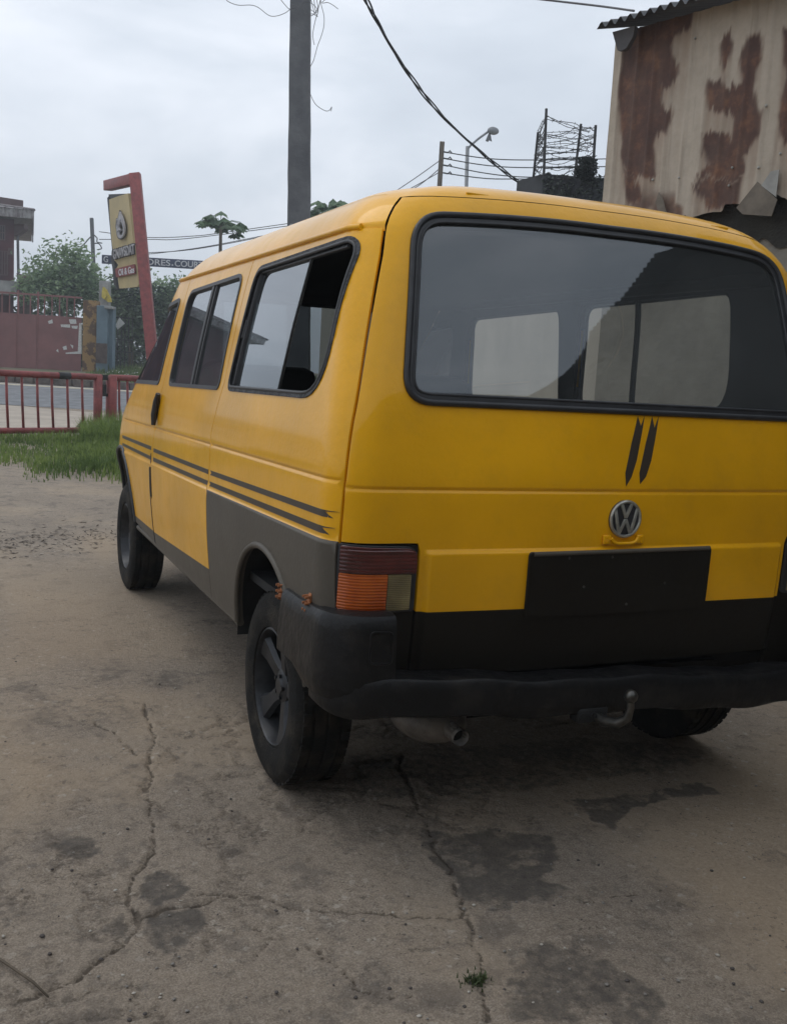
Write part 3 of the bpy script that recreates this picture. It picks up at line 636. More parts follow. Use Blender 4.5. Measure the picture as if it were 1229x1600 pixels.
# ---- wheels
def wheel(x,y,s,kind):
    w=empty('wheel',(x,y,.32),None,None); w.parent=van; w.matrix_parent_inverse=Matrix.Translation(-van.location)
    w['look']=kind
    Rr=.316; b=.094     # half width
    M_=Matrix.Translation((x-s*b,y,Rr-.002))@Matrix.Scale(s,4,(1,0,0))
    prof=[(.195,-.074),(.20,-.087),(.225,-.095),(.26,-.096),(.29,-.091),(.304,-.083),(.314,-.072)]
    tr=[]
    for gx in (-.044,0.,.044): tr+=[(Rr-.001,gx-.022),(Rr,gx-.006),(Rr-.009,gx-.004),(Rr-.009,gx+.004),(Rr,gx+.006),(Rr-.001,gx+.022)]
    prof=prof+tr+[(.314,.072),(.304,.083),(.29,.091),(.283,.0935),(.26,.096),(.25,.0975),(.225,.095),(.20,.088),(.195,.076)]
    mb=MB(); mb.lathe(prof,M_,80)
    # tread sipes: shallow shoulder blocks
    for k in range(56):
        th=2*math.pi*k/56
        for sd in (-1,1):
            c=M_@Vector((sd*.064,(Rr-.003)*math.cos(th),(Rr-.003)*math.sin(th)))
            rad=Vector((0,math.cos(th),math.sin(th))); tan=Vector((0,-math.sin(th),math.cos(th)))
            mb.box(c,.026,.024,.008,(Vector((1,0,0)),tan,rad))
    ty=sharp(mb.build('tyre',M_tyre,w,fix=False),35)
    if kind=='alloy':
        mb=MB(); mb.lathe([(.197,.082),(.190,.085),(.186,.077),(.180,.036),(.176,-.03),(.176,-.07)],M_,64)
        mb.lathe([(.0,.060),(.028,.060),(.032,.055),(.045,.052),(.058,.045),(.060,.02)],M_,32)
        for k in range(5):
            a=2*math.pi*k/5+.55
            rad=Vector((0,math.cos(a),math.sin(a))); tan=Vector((0,-math.sin(a),math.cos(a))); X=Vector((1,0,0))
            pf=[]
            for r_,hw,ax in ((.045,.032,.046),(.09,.029,.054),(.14,.036,.061),(.186,.052,.072)):
                for t_,dx in ((-1,-.016),(-.72,0),(.72,0),(1,-.016)): pf.append(M_@(rad*r_+tan*hw*t_+X*(ax+dx)))
                
            f_=[]
            for i in range(3):
                for j in range(3): f_.append((i*4+j,i*4+j+1,(i+1)*4+j+1,(i+1)*4+j))
            mb.add(pf,f_)
            mb.tube([M_@(rad*.038+X*.05+tan*0),M_@(rad*.038+X*.062)],.007,8)
        rm=sharp(mb.build('rim',M_rim,w),40)
        mb=MB(); mb.tube([M_@Vector((-.02,0,0)),M_@Vector((-.024,0,0))],.17,40); mb.build('brake_drum',M_und,w)
    else:
        mb=MB(); mb.lathe([(.197,.082),(.190,.086),(.185,.077),(.178,.03),(.165,.015),(.158,.02)],M_,64)
        mb.lathe([(.120,.045),(.105,.052),(.085,.040),(.070,.038),(.055,.050),(.035,.056),(.0,.058)],M_,48)
        vs=[];fs=[]
        nseg=96
        for k in range(nseg):
            th=2*math.pi*k/nseg
            for r_,ax in ((.158,.020),(.138,.034),(.120,.045)): vs.append(M_@Vector((ax,r_*math.cos(th),r_*math.sin(th))))
        for k in range(nseg):
            hole=(k%12) in (4,5,6,7)
            for i in range(2):
                if hole: continue
                a=k*3+i; b2=((k+1)%nseg)*3+i; fs.append((a,a+1,b2+1,b2))
        mb.add(vs,fs)
        for k in range(5):
            a=2*math.pi*k/5; mb.tube([M_@Vector((.036,.056*math.cos(a)*1.35,.056*math.sin(a)*1.35)),M_@Vector((.052,.056*math.cos(a)*1.35,.056*math.sin(a)*1.35))],.009,6)
        sharp(mb.build('rim',M_rim,w),40)
        mb=MB(); mb.tube([M_@Vector((-.02,0,0)),M_@Vector((-.024,0,0))],.17,40); mb.build('brake_drum',M_und,w)
    del w['look']
    return w
for s in (-1,1):
    wheel(s*.872,.03,s,'alloy')['label']='dark five-spoke rear wheel'
    wheel(s*.882,2.97,s,'steel')['label']='dark pressed-steel front wheel'
# ---- underside, inner arches, cabin
mb=MB(); mb.box((0,1.35,.455),1.60,3.6,.03); mb.box((0,1.35,.40),.5,3.2,.10)
mb.tube([(-.72,0,.31),(.72,0,.31)],.035,10); mb.tube([(-.72,2.92,.31),(.72,2.92,.31)],.035,10)
mb.box((0,-.30,.40),1.1,.35,.12); mb.box((.0,.55,.36),.9,.4,.14,bev=.03)
for s in (-1,1):
    for y0,r_ in ((.03,.40),(2.98,.41)):
        pts=arc(y0,.42,r_,-5,185,20); v=[(s*x,y,z) for x in ((.872 if y0<1 else .80),.60) for y,z in pts]; n_=20
        mb.add(v,[(i,i+1,n_+i+1,n_+i) for i in range(n_-1)]); mb.add([(s*.60,y0,.42)]+[(s*.60,y,z) for y,z in pts],[(0,i+1,i+2) for i in range(n_-1)])
mb.build('underbody',M_und,van,fix=False)
mb=MB(); mb.box((0,1.3,.62),1.70,3.6,.03); mb.box((-.55,-.3,.66),.3,.4,.05)
mb.build('cabin_floor',M_lin,van)
mb=MB()
for s in (-1,1): mb.tube([warp((s*(sidex(y,1.765)-.040),y,1.762)) for y in lin(-.28,2.2,30)],.026,8)
mb.tube([warp((x,reary(x,1.84)+.06,1.832)) for x in lin(-.56,.56,20)],.026,8); mb.build('headlining_trim',M_lin,van,True)
for x in (-.42,.42):
    mb=MB(); mb.box((x,1.95,.98),.50,.50,.16,bev=.05); mb.box((x,1.70,1.16),.48,.14,.42,(Vector((1,0,0)),Vector((0,math.cos(.15),math.sin(.15))),Vector((0,-math.sin(.15),math.cos(.15)))),bev=.05); mb.box((x,1.95,.78),.4,.4,.3)
    sharp(mb.build('front_seat',M_lin,van),40)
mb=MB(); mb.box((0,2.75,1.08),1.5,.45,.22,bev=.06); mb.tube([(-.42+.19*math.cos(t),2.42+.08*math.sin(t),1.22+.17*math.sin(t)) for t in [2*math.pi*i/24 for i in range(24)]],.014,6,closed=True); sharp(mb.build('dashboard',M_lin,van),40)
# ---- exhaust and tow bar
mb=MB(); c0=onax(680,1143,1,-.50); mb.ball(c0+Vector((0,.06,.030)),.110,.15,.068,14)
p0=onax(717,1150,1,-.63)
p0=p0+Vector((0,-.0,-.002)); mb.tube([p0+Vector((-.03,.25,.04)),p0+Vector((-.01,.10,.01)),p0],.023,14,caps=False); mb.tube([p0+Vector((0,.02,.0)),p0+Vector((0,0,0))],[.026,.026],14,caps=False)
sharp(mb.build('exhaust_silencer',M_steel,van,fix=False),50)
mb=MB(); mb.tube([p0+Vector((0,.045,.004)),p0+Vector((0,-.012,0))],[.0245,.0245],16,caps=False); mb.tube([p0+Vector((0,-.012,0)),p0+Vector((0,.03,.003))],[.0245,.020],16,caps=False); sharp(mb.build('exhaust_tip',mat('worn_exhaust_tip',(.26,.245,.225),.5,.3,40,metal=.3),van,fix=False),50)
mb=MB(); mb.tube([p0+Vector((0,.02,0)),p0+Vector((0,.021,0))],.0205,14); mb.build('exhaust_bore',M_und,van)
hb=onax(985,1088,1,-.83); hn=onax(978,1128,1,-.80)
mb=MB(); mb.ball(hb,.0195,n=10); mb.tube([hb,hb+Vector((.002,.0,-.035)),hb+Vector((.0,.006,-.065)),hb+Vector((-.012,.03,-.088)),hb+Vector((-.03,.07,-.095)),hb+Vector((-.04,.2,-.085))],[.010,.011,.0135,.015,.015,.015],10)
sharp(mb.build('tow_ball',M_chr,van),60)
mb=MB(); mb.box(hb+Vector((-.05,.12,-.085)),.10,.05,.045,bev=.006)
for i in (-1,1): mb.tube([hb+Vector((-.075+.02*i,.09,-.08)),hb+Vector((-.075+.02*i,.085,-.08))],.009,8)
sharp(mb.build('tow_bracket',M_und,van),50)
# ================================================================== GROUND
def gpx(pts): return [tuple(onax(u,v,2,0)[:2]) for u,v in pts]
CR=[ # crack polylines (traced on the yard) and half widths
 ([(628,1180),(640,1220),(652,1250),(665,1270),(668,1290),(690,1312),(684,1330),(700,1362),(712,1392),(728,1425),(740,1450),(742,1520),(755,1600)],.011),
 ([(305,1395),(365,1398),(410,1402),(470,1415),(520,1420),(560,1424),(610,1428),(660,1430),(700,1428),(735,1425)],.008),
 ([(905,1404),(950,1402),(985,1399),(1030,1392)],.006),
 ([(225,1100),(238,1150),(232,1180),(240,1210),(228,1240),(236,1290),(240,1330),(215,1362),(208,1390),(212,1420),(225,1440),(190,1470),(150,1500),(120,1530),(80,1545),(20,1560)],.010),
 ([(150,1128),(175,1145),(190,1165),(215,1180)],.010),
 ([(215,1430),(260,1420),(310,1415),(345,1405)],.012),
 ([(390,1440),(420,1460),(400,1490)],.004),([(480,1480),(510,1500),(535,1520),(545,1545),(600,1560),(640,1555)],.005),
 ]
DK=[ # dark bitumen patches: polygon, strength
 ([(215,1382),(225,1362),(250,1352),(275,1365),(285,1390),(262,1402),(240,1418),(213,1400)],1.),
 ([(230,1432),(262,1422),(310,1420),(332,1440),(318,1462),(290,1478),(255,1488),(225,1470)],.9),
 ([(80,1312),(110,1302),(160,1308),(158,1330),(128,1342),(100,1338)],.75),
 ([(160,1440),(190,1425),(213,1440),(198,1460),(170,1462)],.6),([(0,1410),(20,1405),(35,1430),(15,1450),(0,1455)],.55),
 ([(650,1290),(690,1300),(760,1292),(860,1300),(870,1350),(850,1372),(900,1395),(880,1412),(800,1420),(760,1440),(720,1405),(690,1360),(668,1345)],.85),
 ([(790,1480),(850,1470),(910,1480),(960,1500),(1040,1560),(1000,1600),(800,1600),(785,1540)],.65),
 ([(880,1250),(940,1245),(1010,1240),(1100,1225),(1120,1240),(1000,1262),(960,1300),(920,1285)],.8),
 ([(540,1180),(900,1150),(1120,1170),(1080,1200),(880,1225),(700,1250),(560,1240)],.55),
 ([(1180,1330),(1229,1320),(1240,1360),(1200,1350)],.4),
 ([(400,1370),(430,1366),(432,1385),(408,1388)],.5),([(440,1200),(475,1195),(478,1208),(445,1210)],.4),([(550,1500),(600,1495),(640,1530),(600,1560),(560,1540)],.45),
 ([(200,1050),(290,1040),(330,1060),(260,1085)],.45),([(60,1090),(180,1085),(230,1130),(120,1150),(50,1130)],.4),([(30,960),(100,955),(120,975),(50,985)],.35)]
SD=[ # loose sand
 ([(125,846),(150,838),(182,838),(182,868),(140,868)],1.),
 ([(0,1160),(60,1165),(120,1210),(60,1270),(0,1290)],.9),([(0,890),(180,880),(330,1000),(300,1030),(120,1030),(0,1060)],.55),
 ([(1229,1150),(1130,1190),(1060,1270),(1000,1330),(1100,1420),(1160,1520),(1229,1560),(1400,1500),(1400,1150)],.9),([(250,850),(300,880),(240,1010),(180,900)],.3)]
def axis(lo,hi,fine,far_lo,far_hi,gr=1.16):
    a=list(np.arange(lo,hi+1e-9,fine)); st=fine; x=hi; up=[]
    while x<far_hi: st=min(st*gr,60); x+=st; up.append(x)
    st=fine; x=lo; dn=[]
    while x>far_lo: st=min(st*gr,60); x-=st; dn.append(x)
    return np.array(dn[::-1]+a+up)
X=axis(-2.6,1.35,.0088,-260,260); Y=axis(-1.72,.62,.0088,-40,420)
gx,gy=np.meshgrid(X,Y,indexing='ij'); sh=gx.shape; x=gx.ravel(); y=gy.ravel()
dz=depth(x,y); z=np.interp(dz,ZD,ZZ)
wx=x+.05*(fbm(x*7,y*7,3,3)-.5)+.02*(fbm(x*30,y*30,2,5)-.5); wy=y+.05*(fbm(x*7,y*7,3,4)-.5)+.02*(fbm(x*30,y*30,2,6)-.5)
def dpoly(px,py,P,closed):
    d=np.full(px.shape,9.); n=len(P)
    for i in range(n if closed else n-1):
        ax,ay=P[i];bx,by=P[(i+1)%n]; vx,vy=bx-ax,by-ay; l=vx*vx+vy*vy+1e-12
        t=np.clip(((px-ax)*vx+(py-ay)*vy)/l,0,1); d=np.minimum(d,np.hypot(px-ax-t*vx,py-ay-t*vy))
    return d
def inside(px,py,P):
    c=np.zeros(px.shape,bool); n=len(P); j=n-1
    for i in range(n):
        xi,yi=P[i];xj,yj=P[j]; k=((yi>py)!=(yj>py))&(px<(xj-xi)*(py-yi)/(yj-yi+1e-15)+xi); c^=k; j=i
    return c
near=(np.abs(x)<12)&(y>-3)&(y<14)
crack=np.zeros_like(x); dark=np.zeros_like(x); sand=np.zeros_like(x); crumb=np.zeros_like(x)
nx_,ny_=x[near],y[near]; qx,qy=wx[near],wy[near]
cbr=fbm(nx_*4,ny_*4,3,31)
for pl,w in CR:
    d=dpoly(qx,qy,gpx(pl),False); wv=w*.55*(.25+1.5*cbr)
    crack[near]=np.maximum(crack[near],1-sstep(wv*.45,wv*1.15,d)); crumb[near]=np.maximum(crumb[near],np.exp(-(d/(w*4.5))**2))
wide_x=nx_+.07*(fbm(nx_*5,ny_*5,4,8)-.5)+.05*(fbm(nx_*28,ny_*28,3,18)-.5); wide_y=ny_+.07*(fbm(nx_*5,ny_*5,4,9)-.5)+.05*(fbm(nx_*28,ny_*28,3,19)-.5)
mott=fbm(nx_*16,ny_*16,4,12)
for pl,s_ in DK:
    P_=gpx(pl); d=dpoly(wide_x,wide_y,P_,True); sg=np.where(inside(wide_x,wide_y,P_),-d,d); dark[near]=np.maximum(dark[near],s_*(1-sstep(-.018,.016,sg))*(.6+.4*sstep(.3,.5,mott)))
for pl,s_ in SD:
    P_=gpx(pl); d=dpoly(wide_x,wide_y,P_,True); sg=np.where(inside(wide_x,wide_y,P_),-d,d); sand[near]=np.maximum(sand[near],s_*(1-sstep(-.16,.16,sg)))
crackn=crack[near]; fine_=(1-sstep(0,.35,np.maximum(np.maximum(-2.6-nx_,nx_-1.35),np.maximum(-1.72-ny_,ny_-.62))))
flake=fbm(nx_*11,ny_*11,4,40); flake2=fbm(nx_*34,ny_*34,3,44)
pit=fine_*sstep(.62,.72,flake)*sstep(.35,.6,fbm(nx_*1.7,ny_*1.7,3,50))
dark[near]=np.maximum(dark[near],.35*pit)
clev=sstep(.50,.42,np.abs(fbm(nx_*6,ny_*6,4,60)-.5)*8)*sstep(.48,.60,fbm(nx_*1.3,ny_*1.3,2,66))*(1-sand[near])    # thin hairline breaks
clev=clev*fine_; crack[near]=np.maximum(crackn,.45*clev*(fbm(nx_*3,ny_*3,2,71)>.5))
zz=z.copy()
hn=.010*(fbm(nx_*3,ny_*3,3,80)-.5)+fine_*(.006*(flake-.5)*(1-.7*sand[near])+.004*(flake2-.5)*(1-.8*sand[near]))-.010*crack[near]-.004*pit+.003*crumb[near]*(fbm(nx_*26,ny_*26,3,90)-.5)
fade=(1-sstep(6,12,np.hypot(nx_,ny_)))
zz[near]+=hn*fade
far=~near; zz[far]+=.05*(fbm(x[far]*.6,y[far]*.6,3,90)-.5)*(dz[far]<21)
nxn,nyn=sh; idx=np.arange(nxn*nyn).reshape(sh)
q=np.stack([idx[:-1,:-1],idx[1:,:-1],idx[1:,1:],idx[:-1,1:]],-1).reshape(-1,4)
me=bpy.data.meshes.new('ground'); me.vertices.add(len(x)); me.vertices.foreach_set('co',np.stack([x,y,zz],-1).ravel())
me.loops.add(q.size); me.loops.foreach_set('vertex_index',q.ravel().astype(np.int32)); me.polygons.add(len(q)); me.polygons.foreach_set('loop_start',(np.arange(len(q))*4).astype(np.int32))
try: me.polygons.foreach_set('loop_total',np.full(len(q),4,np.int32))
except Exception: pass
me.polygons.foreach_set('use_smooth',np.ones(len(q),bool)); me.update(calc_edges=True)
for nm,a in (('crack',crack),('stain',dark),('sand',sand)):
    at_=me.attributes.new(nm,'FLOAT','POINT'); at_.data.foreach_set('value',a.astype(np.float32))
m,t,o=nt('yard_ground'); L=t.links.new
b=N(t,'ShaderNodeBsdfPrincipled',Roughness=.85); b.inputs['Specular IOR Level'].default_value=.25
tc=N(t,'ShaderNodeTexCoord')
def noise(s,d=6.,r=.6):
    n=N(t,'ShaderNodeTexNoise',Scale=s,Detail=d,Roughness=r); L(tc.outputs['Object'],n.inputs['Vector']); return n.outputs['Fac']
def ramp(f,stops):
    c=N(t,'ShaderNodeValToRGB'); e=c.color_ramp.elements
    while len(e)<len(stops): e.new(.5)
    for k,(p,cc) in zip(e,stops): k.position=p; k.color=col4(cc)
    L(f,c.inputs['Fac']); return c.outputs['Color']
def mixc(f,a,b_):
    n=N(t,'ShaderNodeMixRGB'); 
    for s,i in ((f,0),(a,1),(b_,2)):
        if isinstance(s,(tuple,float)): n.inputs[i].default_value=col4(s) if isinstance(s,tuple) else s
        else: L(s,n.inputs[i])
    return n.outputs[0]
def attr(nm): n=N(t,'ShaderNodeAttribute',attribute_name=nm); return n.outputs['Fac']
def mul(a,b_):
    n=N(t,'ShaderNodeMath',operation='MULTIPLY',use_clamp=True)
    for s,i in ((a,0),(b_,1)):
        if isinstance(s,(int,float)): n.inputs[i].default_value=s
        else: L(s,n.inputs[i])
    return n.outputs[0]
base=ramp(noise(1.3),[(.30,(.185,.147,.110)),(.50,(.305,.243,.180)),(.68,(.425,.342,.250))])
fine=ramp(noise(38,8.,.7),[(.30,(.075,.062,.05)),(.47,(.255,.21,.165)),(.68,(.42,.36,.29))])
c=mixc(.50,base,fine); c=mixc(.40,c,ramp(noise(190,5.,.75),[(.34,(.05,.042,.035)),(.5,(.26,.215,.17)),(.64,(.52,.46,.39))]))
blot=ramp(noise(5.5,7.,.65),[(.54,(0,0,0)),(.62,(1,1,1))]); c=mixc(mul(blot,.50),c,(.118,.100,.086)); c=mixc(mul(ramp(noise(.9,6.,.6),[(.50,(0,0,0)),(.62,(1,1,1))]),.55),c,(.40,.315,.225)); c=mixc(mul(ramp(noise(13,8.,.72),[(.55,(0,0,0)),(.63,(1,1,1))]),.42),c,(.085,.074,.066))
c=mixc(mul(attr('sand'),.85),c,ramp(noise(90,4.),[(.3,(.30,.228,.155)),(.7,(.44,.345,.245))]))
vor=N(t,'ShaderNodeTexVoronoi',Scale=52.); L(tc.outputs['Object'],vor.inputs['Vector'])
sp=ramp(vor.outputs['Distance'],[(.10,(1,1,1)),(.2,(0,0,0))]); vs_=N(t,'ShaderNodeSeparateColor'); L(vor.outputs['Color'],vs_.inputs[0])
thr=N(t,'ShaderNodeMath',operation='GREATER_THAN'); thr.inputs[1].default_value=.86; L(vs_.outputs[0],thr.inputs[0])
c=mixc(mul(mul(sp,thr.outputs[0]),.55),c,(.42,.39,.35))
wv_=N(t,'ShaderNodeTexNoise',Scale=60.,Detail=3.); L(tc.outputs['Object'],wv_.inputs['Vector']); mxv=N(t,'ShaderNodeMixRGB',blend_type='ADD'); mxv.inputs[0].default_value=.05; L(tc.outputs['Object'],mxv.inputs[1]); L(wv_.outputs['Color'],mxv.inputs[2])
for sc_,th_,r0,r1,cc_,am in ((30.,.80,.22,.34,(.50,.455,.39),.5),(95.,.72,.18,.36,(.47,.42,.36),.5),(62.,.78,.20,.36,(.060,.050,.042),.65),(24.,.86,.18,.30,(.085,.07,.058),.6)):
    vo=N(t,'ShaderNodeTexVoronoi',Scale=sc_); L(mxv.outputs[0],vo.inputs['Vector']); se=N(t,'ShaderNodeSeparateColor'); L(vo.outputs['Color'],se.inputs[0]); gt=N(t,'ShaderNodeMath',operation='GREATER_THAN'); gt.inputs[1].default_value=th_; L(se.outputs[1],gt.inputs[0])
    c=mixc(mul(mul(mul(ramp(vo.outputs['Distance'],[(r0,(1,1,1)),(r1,(0,0,0))]),gt.outputs[0]),am),ramp(noise(3.1),[(.38,(.15,.15,.15)),(.6,(1,1,1))])),c,cc_)
dk=ramp(noise(26,6.,.7),[(.32,(.050,.045,.041)),(.56,(.095,.084,.074)),(.72,(.20,.17,.135))])
def ragged(nm,sc,amp,lo,hi):
    a=N(t,'ShaderNodeMath',operation='SUBTRACT'); a.inputs[1].default_value=.5; L(noise(sc,6.,.7),a.inputs[0]); b_=N(t,'ShaderNodeMath',operation='MULTIPLY_ADD'); b_.inputs[1].default_value=amp; L(a.outputs[0],b_.inputs[0]); L(attr(nm),b_.inputs[2])
    g_=N(t,'ShaderNodeMapRange'); g_.interpolation_type='SMOOTHSTEP'; g_.inputs['From Min'].default_value=lo; g_.inputs['From Max'].default_value=hi; L(b_.outputs[0],g_.inputs['Value']); return g_.outputs['Result']
c=mixc(mul(ragged('stain',30,1.3,.22,.80),.78),c,dk)
c=mixc(mul(ragged('crack',70,1.5,.34,.70),.66),c,ramp(noise(45,4.),[(.35,(.035,.028,.022)),(.7,(.12,.095,.072))]))
L(c,b.inputs['Base Color'])
bp=N(t,'ShaderNodeBump',Strength=.8,Distance=.014); hh=N(t,'ShaderNodeMath',operation='MULTIPLY_ADD'); hh.inputs[1].default_value=.35; L(noise(170,6.,.75),hh.inputs[0]); L(noise(42,9.,.76),hh.inputs[2]); L(hh.outputs[0],bp.inputs['Height']); L(bp.outputs['Normal'],b.inputs['Normal'])
L(b.outputs[0],o.inputs['Surface']); me.materials.append(m)
ground=bpy.data.objects.new('ground',me); COL.objects.link(ground); tag(ground,kind='structure')
# road, sandy shoulder, kerb, bank: strips across the view that follow the terrain
def strip(name,d0,d1,m,dz,w0=-75,w1=75,n=60,k=4,jit=0.,th=0.):
    vs=[];fs=[]
    for i in range(n+1):
        l=w0+(w1-w0)*i/n
        for j in range(k+1):
            d=d0+(d1-d0)*j/k
            if j in(0,k) and jit: d+=jit*(random.random()-.5)
            p=CAM+FH*d+RH*l; vs.append((p[0],p[1],tz(p[0],p[1])+dz))
    for i in range(n):
        for j in range(k): a=i*(k+1)+j; fs.append((a,a+k+1,a+k+2,a+1))
    o_=mesh(name,vs,fs,m); return tag(o_,kind='structure')
M_asph=mat('worn_asphalt',(.21,.215,.225),.9,.2,3,c2=(.13,.135,.142),bump=.2,bscale=20)
M_shld=mat('sandy_shoulder',(.44,.38,.31),.95,.2,1.2,c2=(.33,.28,.23))
M_paintc=mat('pale_road_edge',(.50,.45,.34),.9,.2,6)
M_kerb=mat('grimy_kerb_stone',(.16,.135,.115),.9,.3,4,c2=(.06,.05,.045),bump=.4,bscale=14)
M_vergeg=mat('verge_soil',(.10,.12,.055),.95,.3,.9,c2=(.16,.13,.09))
strip('road_shoulder',17.2,25.2,M_shld,.012,jit=.5); strip('road',25.0,30.9,M_asph,.024,jit=.2); strip('road_edge_line',30.35,30.7,M_paintc,.030)
# ================================================================== BACKGROUND: the far side
M_redp=mat('faded_red_paint',(.29,.060,.054),.55,.3,7,c2=(.165,.036,.034),bump=.15,bscale=40)
M_gate=mat('maroon_gate_paint',(.20,.085,.080),.6,.16,1.5,bump=.05,bscale=10)
M_white=mat('torn_white_paper',(.55,.55,.53),.8,.15,20)
M_mar=mat('maroon_wall_paint',(.075,.022,.028),.7,.3,1.2)
M_fasc=mat('weathered_zinc_fascia',(.34,.33,.33),.6,.3,4,c2=(.15,.13,.13))
M_zinc=mat('grey_zinc_roof',(.16,.15,.16),.6,.35,2,c2=(.08,.06,.06))
M_rustw=mat('rusty_brown_sheet',(.10,.062,.062),.75,.2,1.5)
M_conc=mat('weathered_concrete',(.135,.14,.145),.85,.25,3,c2=(.09,.093,.10),bump=.3,bscale=25)
M_cpale=mat('pale_concrete',(.30,.30,.29),.85,.25,3,bump=.2)
M_glz=mat('dark_house_window',(.02,.022,.028),.15,.2,2)
M_yelw=mat('peeling_ochre_plaster',(.30,.185,.07),.85,.3,2.2,c2=(.105,.060,.035),lo=.47,hi=.53,bump=.2)
M_blue=mat('faded_blue_paint',(.125,.185,.225),.6,.18,2,c2=(.09,.135,.165))
M_brk=mat('brown_mud_base',(.075,.055,.048),.9,.3,6)
M_clo=mat('yellow_cloth',(.48,.38,.07),.8,.2,7)
M_blkm=mat('black_iron',(.016,.016,.017),.6,.3,9)
M_sgn=mat('sun_bleached_sign_panel',(.52,.41,.20),.6,.2,1.4,c2=(.42,.335,.17))
M_navy=mat('navy_board',(.028,.038,.085),.6,.25,1)
M_wht=mat('white_lettering',(.60,.60,.62),.6,.12,5)
M_sil=mat('silver_letters',(.38,.37,.38),.45,.25,5)
M_dks=mat('dark_letter_sides',(.03,.028,.03),.6,.2)
M_wood=mat('grey_brown_bark',(.10,.078,.055),.9,.3,8,stretch=(1,1,.2),bump=.4,bscale=20)
M_leaf=leafmat('haze_paled_leaves',(.30,.40,.22),(.13,.20,.12),.5,.5)  # leaf greens lightened to imitate distance haze over the trees
M_leafd=leafmat('dark_hedge_leaves',(.12,.165,.095),(.036,.058,.04),.6)
M_leafb=leafmat('papaya_leaves',(.12,.20,.09),(.055,.11,.055),1.2,.35)
M_gr=leafmat('green_grass',(.215,.29,.075),(.095,.15,.038),.9,.35)
M_gr2=leafmat('verge_grass',(.16,.22,.065),(.070,.11,.036),.5,.3)
M_wire=mat('black_cable',(.018,.019,.02),.6,.2)
M_wire2=mat('grey_wire',(.10,.10,.105),.6,.2)
def ground_at(u,v,D): p=at(u,v,D); return Vector((p.x,p.y,tz(p.x,p.y)))
def frame(a,b):                                     # axes of an upright plane from a to b (horizontal)
    ux=Vector((b[0]-a[0],b[1]-a[1],0)).normalized(); return ux,Vector((ux.y,-ux.x,0)),Vector((0,0,1))   # along, towards viewer-ish, up
# kerb and gravel line at the foot of the gates
mb=MB()
lst=[]
for i in range(46):
    l=-24+i*.62; d=31.35+.25*math.sin(l*.3); p=CAM+FH*d+RH*l; q=CAM+FH*d+RH*(l+.58)
    mb.beam((p[0],p[1],tz(p[0],p[1])+.11),(q[0],q[1],tz(q[0],q[1])+.11+.02*random.random()),.30,.24,bev=.03)
kb=mb.build('kerb_stone_line',M_kerb); tag(kb,'grimy kerb of blocks along the far edge of the road','kerb')
# leaf and grass generators (numpy)
def leaves(name,centres,sizes,m,parent=None,droop=.3,asp=.45,seedn=0):
    rg=np.random.default_rng(seedn); c=np.array(centres); n=len(c); s=np.array(sizes)[:,None]
    d=rg.normal(size=(n,3)); d[:,2]=d[:,2]*.5-droop; d/=np.linalg.norm(d,axis=1)[:,None]
    e=np.cross(d,rg.normal(size=(n,3))); e/=np.linalg.norm(e,axis=1)[:,None]; nn=np.cross(d,e)
    a=c; b1=c+d*s*.5+e*s*asp*.5+nn*s*.06; t=c+d*s; b2=c+d*s*.5-e*s*asp*.5+nn*s*.06
    V=np.stack([a,b1,t,b2],1).reshape(-1,3); F=np.arange(n*4).reshape(-1,4)
    return mesh(name,V.tolist(),F.tolist(),m,parent)
def crownpts(blobs,n,rg,hollow=.35):
    w=np.array([b[3]*b[4]*b[5] for b in blobs])**.75; k=rg.choice(len(blobs),n,p=w/w.sum()); B=np.array(blobs)[k]
    d=rg.normal(size=(n,3)); d/=np.linalg.norm(d,axis=1)[:,None]; r=(hollow+(1-hollow)*rg.random(n)**.6)[:,None]
    return B[:,:3]+d*B[:,3:6]*r
def wblob(u,v,D,ru,rv,rd=None):                     # blob from picture position and radii (pixels) at depth D
    p=at(u,v,D); k=D/FPX; return (p.x,p.y,p.z,ru*k,(rd or ru)*k,rv*k)
def tree(name,label,cat,base,trunk,limbs,blobs,n,ls,m,seedn,group=None,sprigs=()):
    T=empty(name,base,label,cat,group)
    rg=np.random.default_rng(seedn)
    mb=MB(); mb.tube(trunk[0],trunk[1],8)
    for l_,r_ in limbs: mb.tube(l_,r_,6)
    mb.build('trunk',M_wood,T,True,fix=False)
    # clumps: twigs on the blobs, leaves round each twig
    tw=crownpts(blobs,max(20,n//14),rg); C=np.repeat(tw,14,axis=0)[:n]; C=C+rg.normal(size=C.shape)*ls*1.1
    pts=list(C); sz=list(ls*(.6+.8*rg.random(len(C))))
    for a,b_ in sprigs:
        a=np.array(a);b_=np.array(b_)
        for i in range(26):
            t_=i/25; pts.append(a+(b_-a)*t_+rg.normal(size=3)*ls*.55*(1.1-t_*.5)); sz.append(ls*(.9-.3*t_))
    leaves('crown',pts,sz,m,T,seedn=seedn); return T
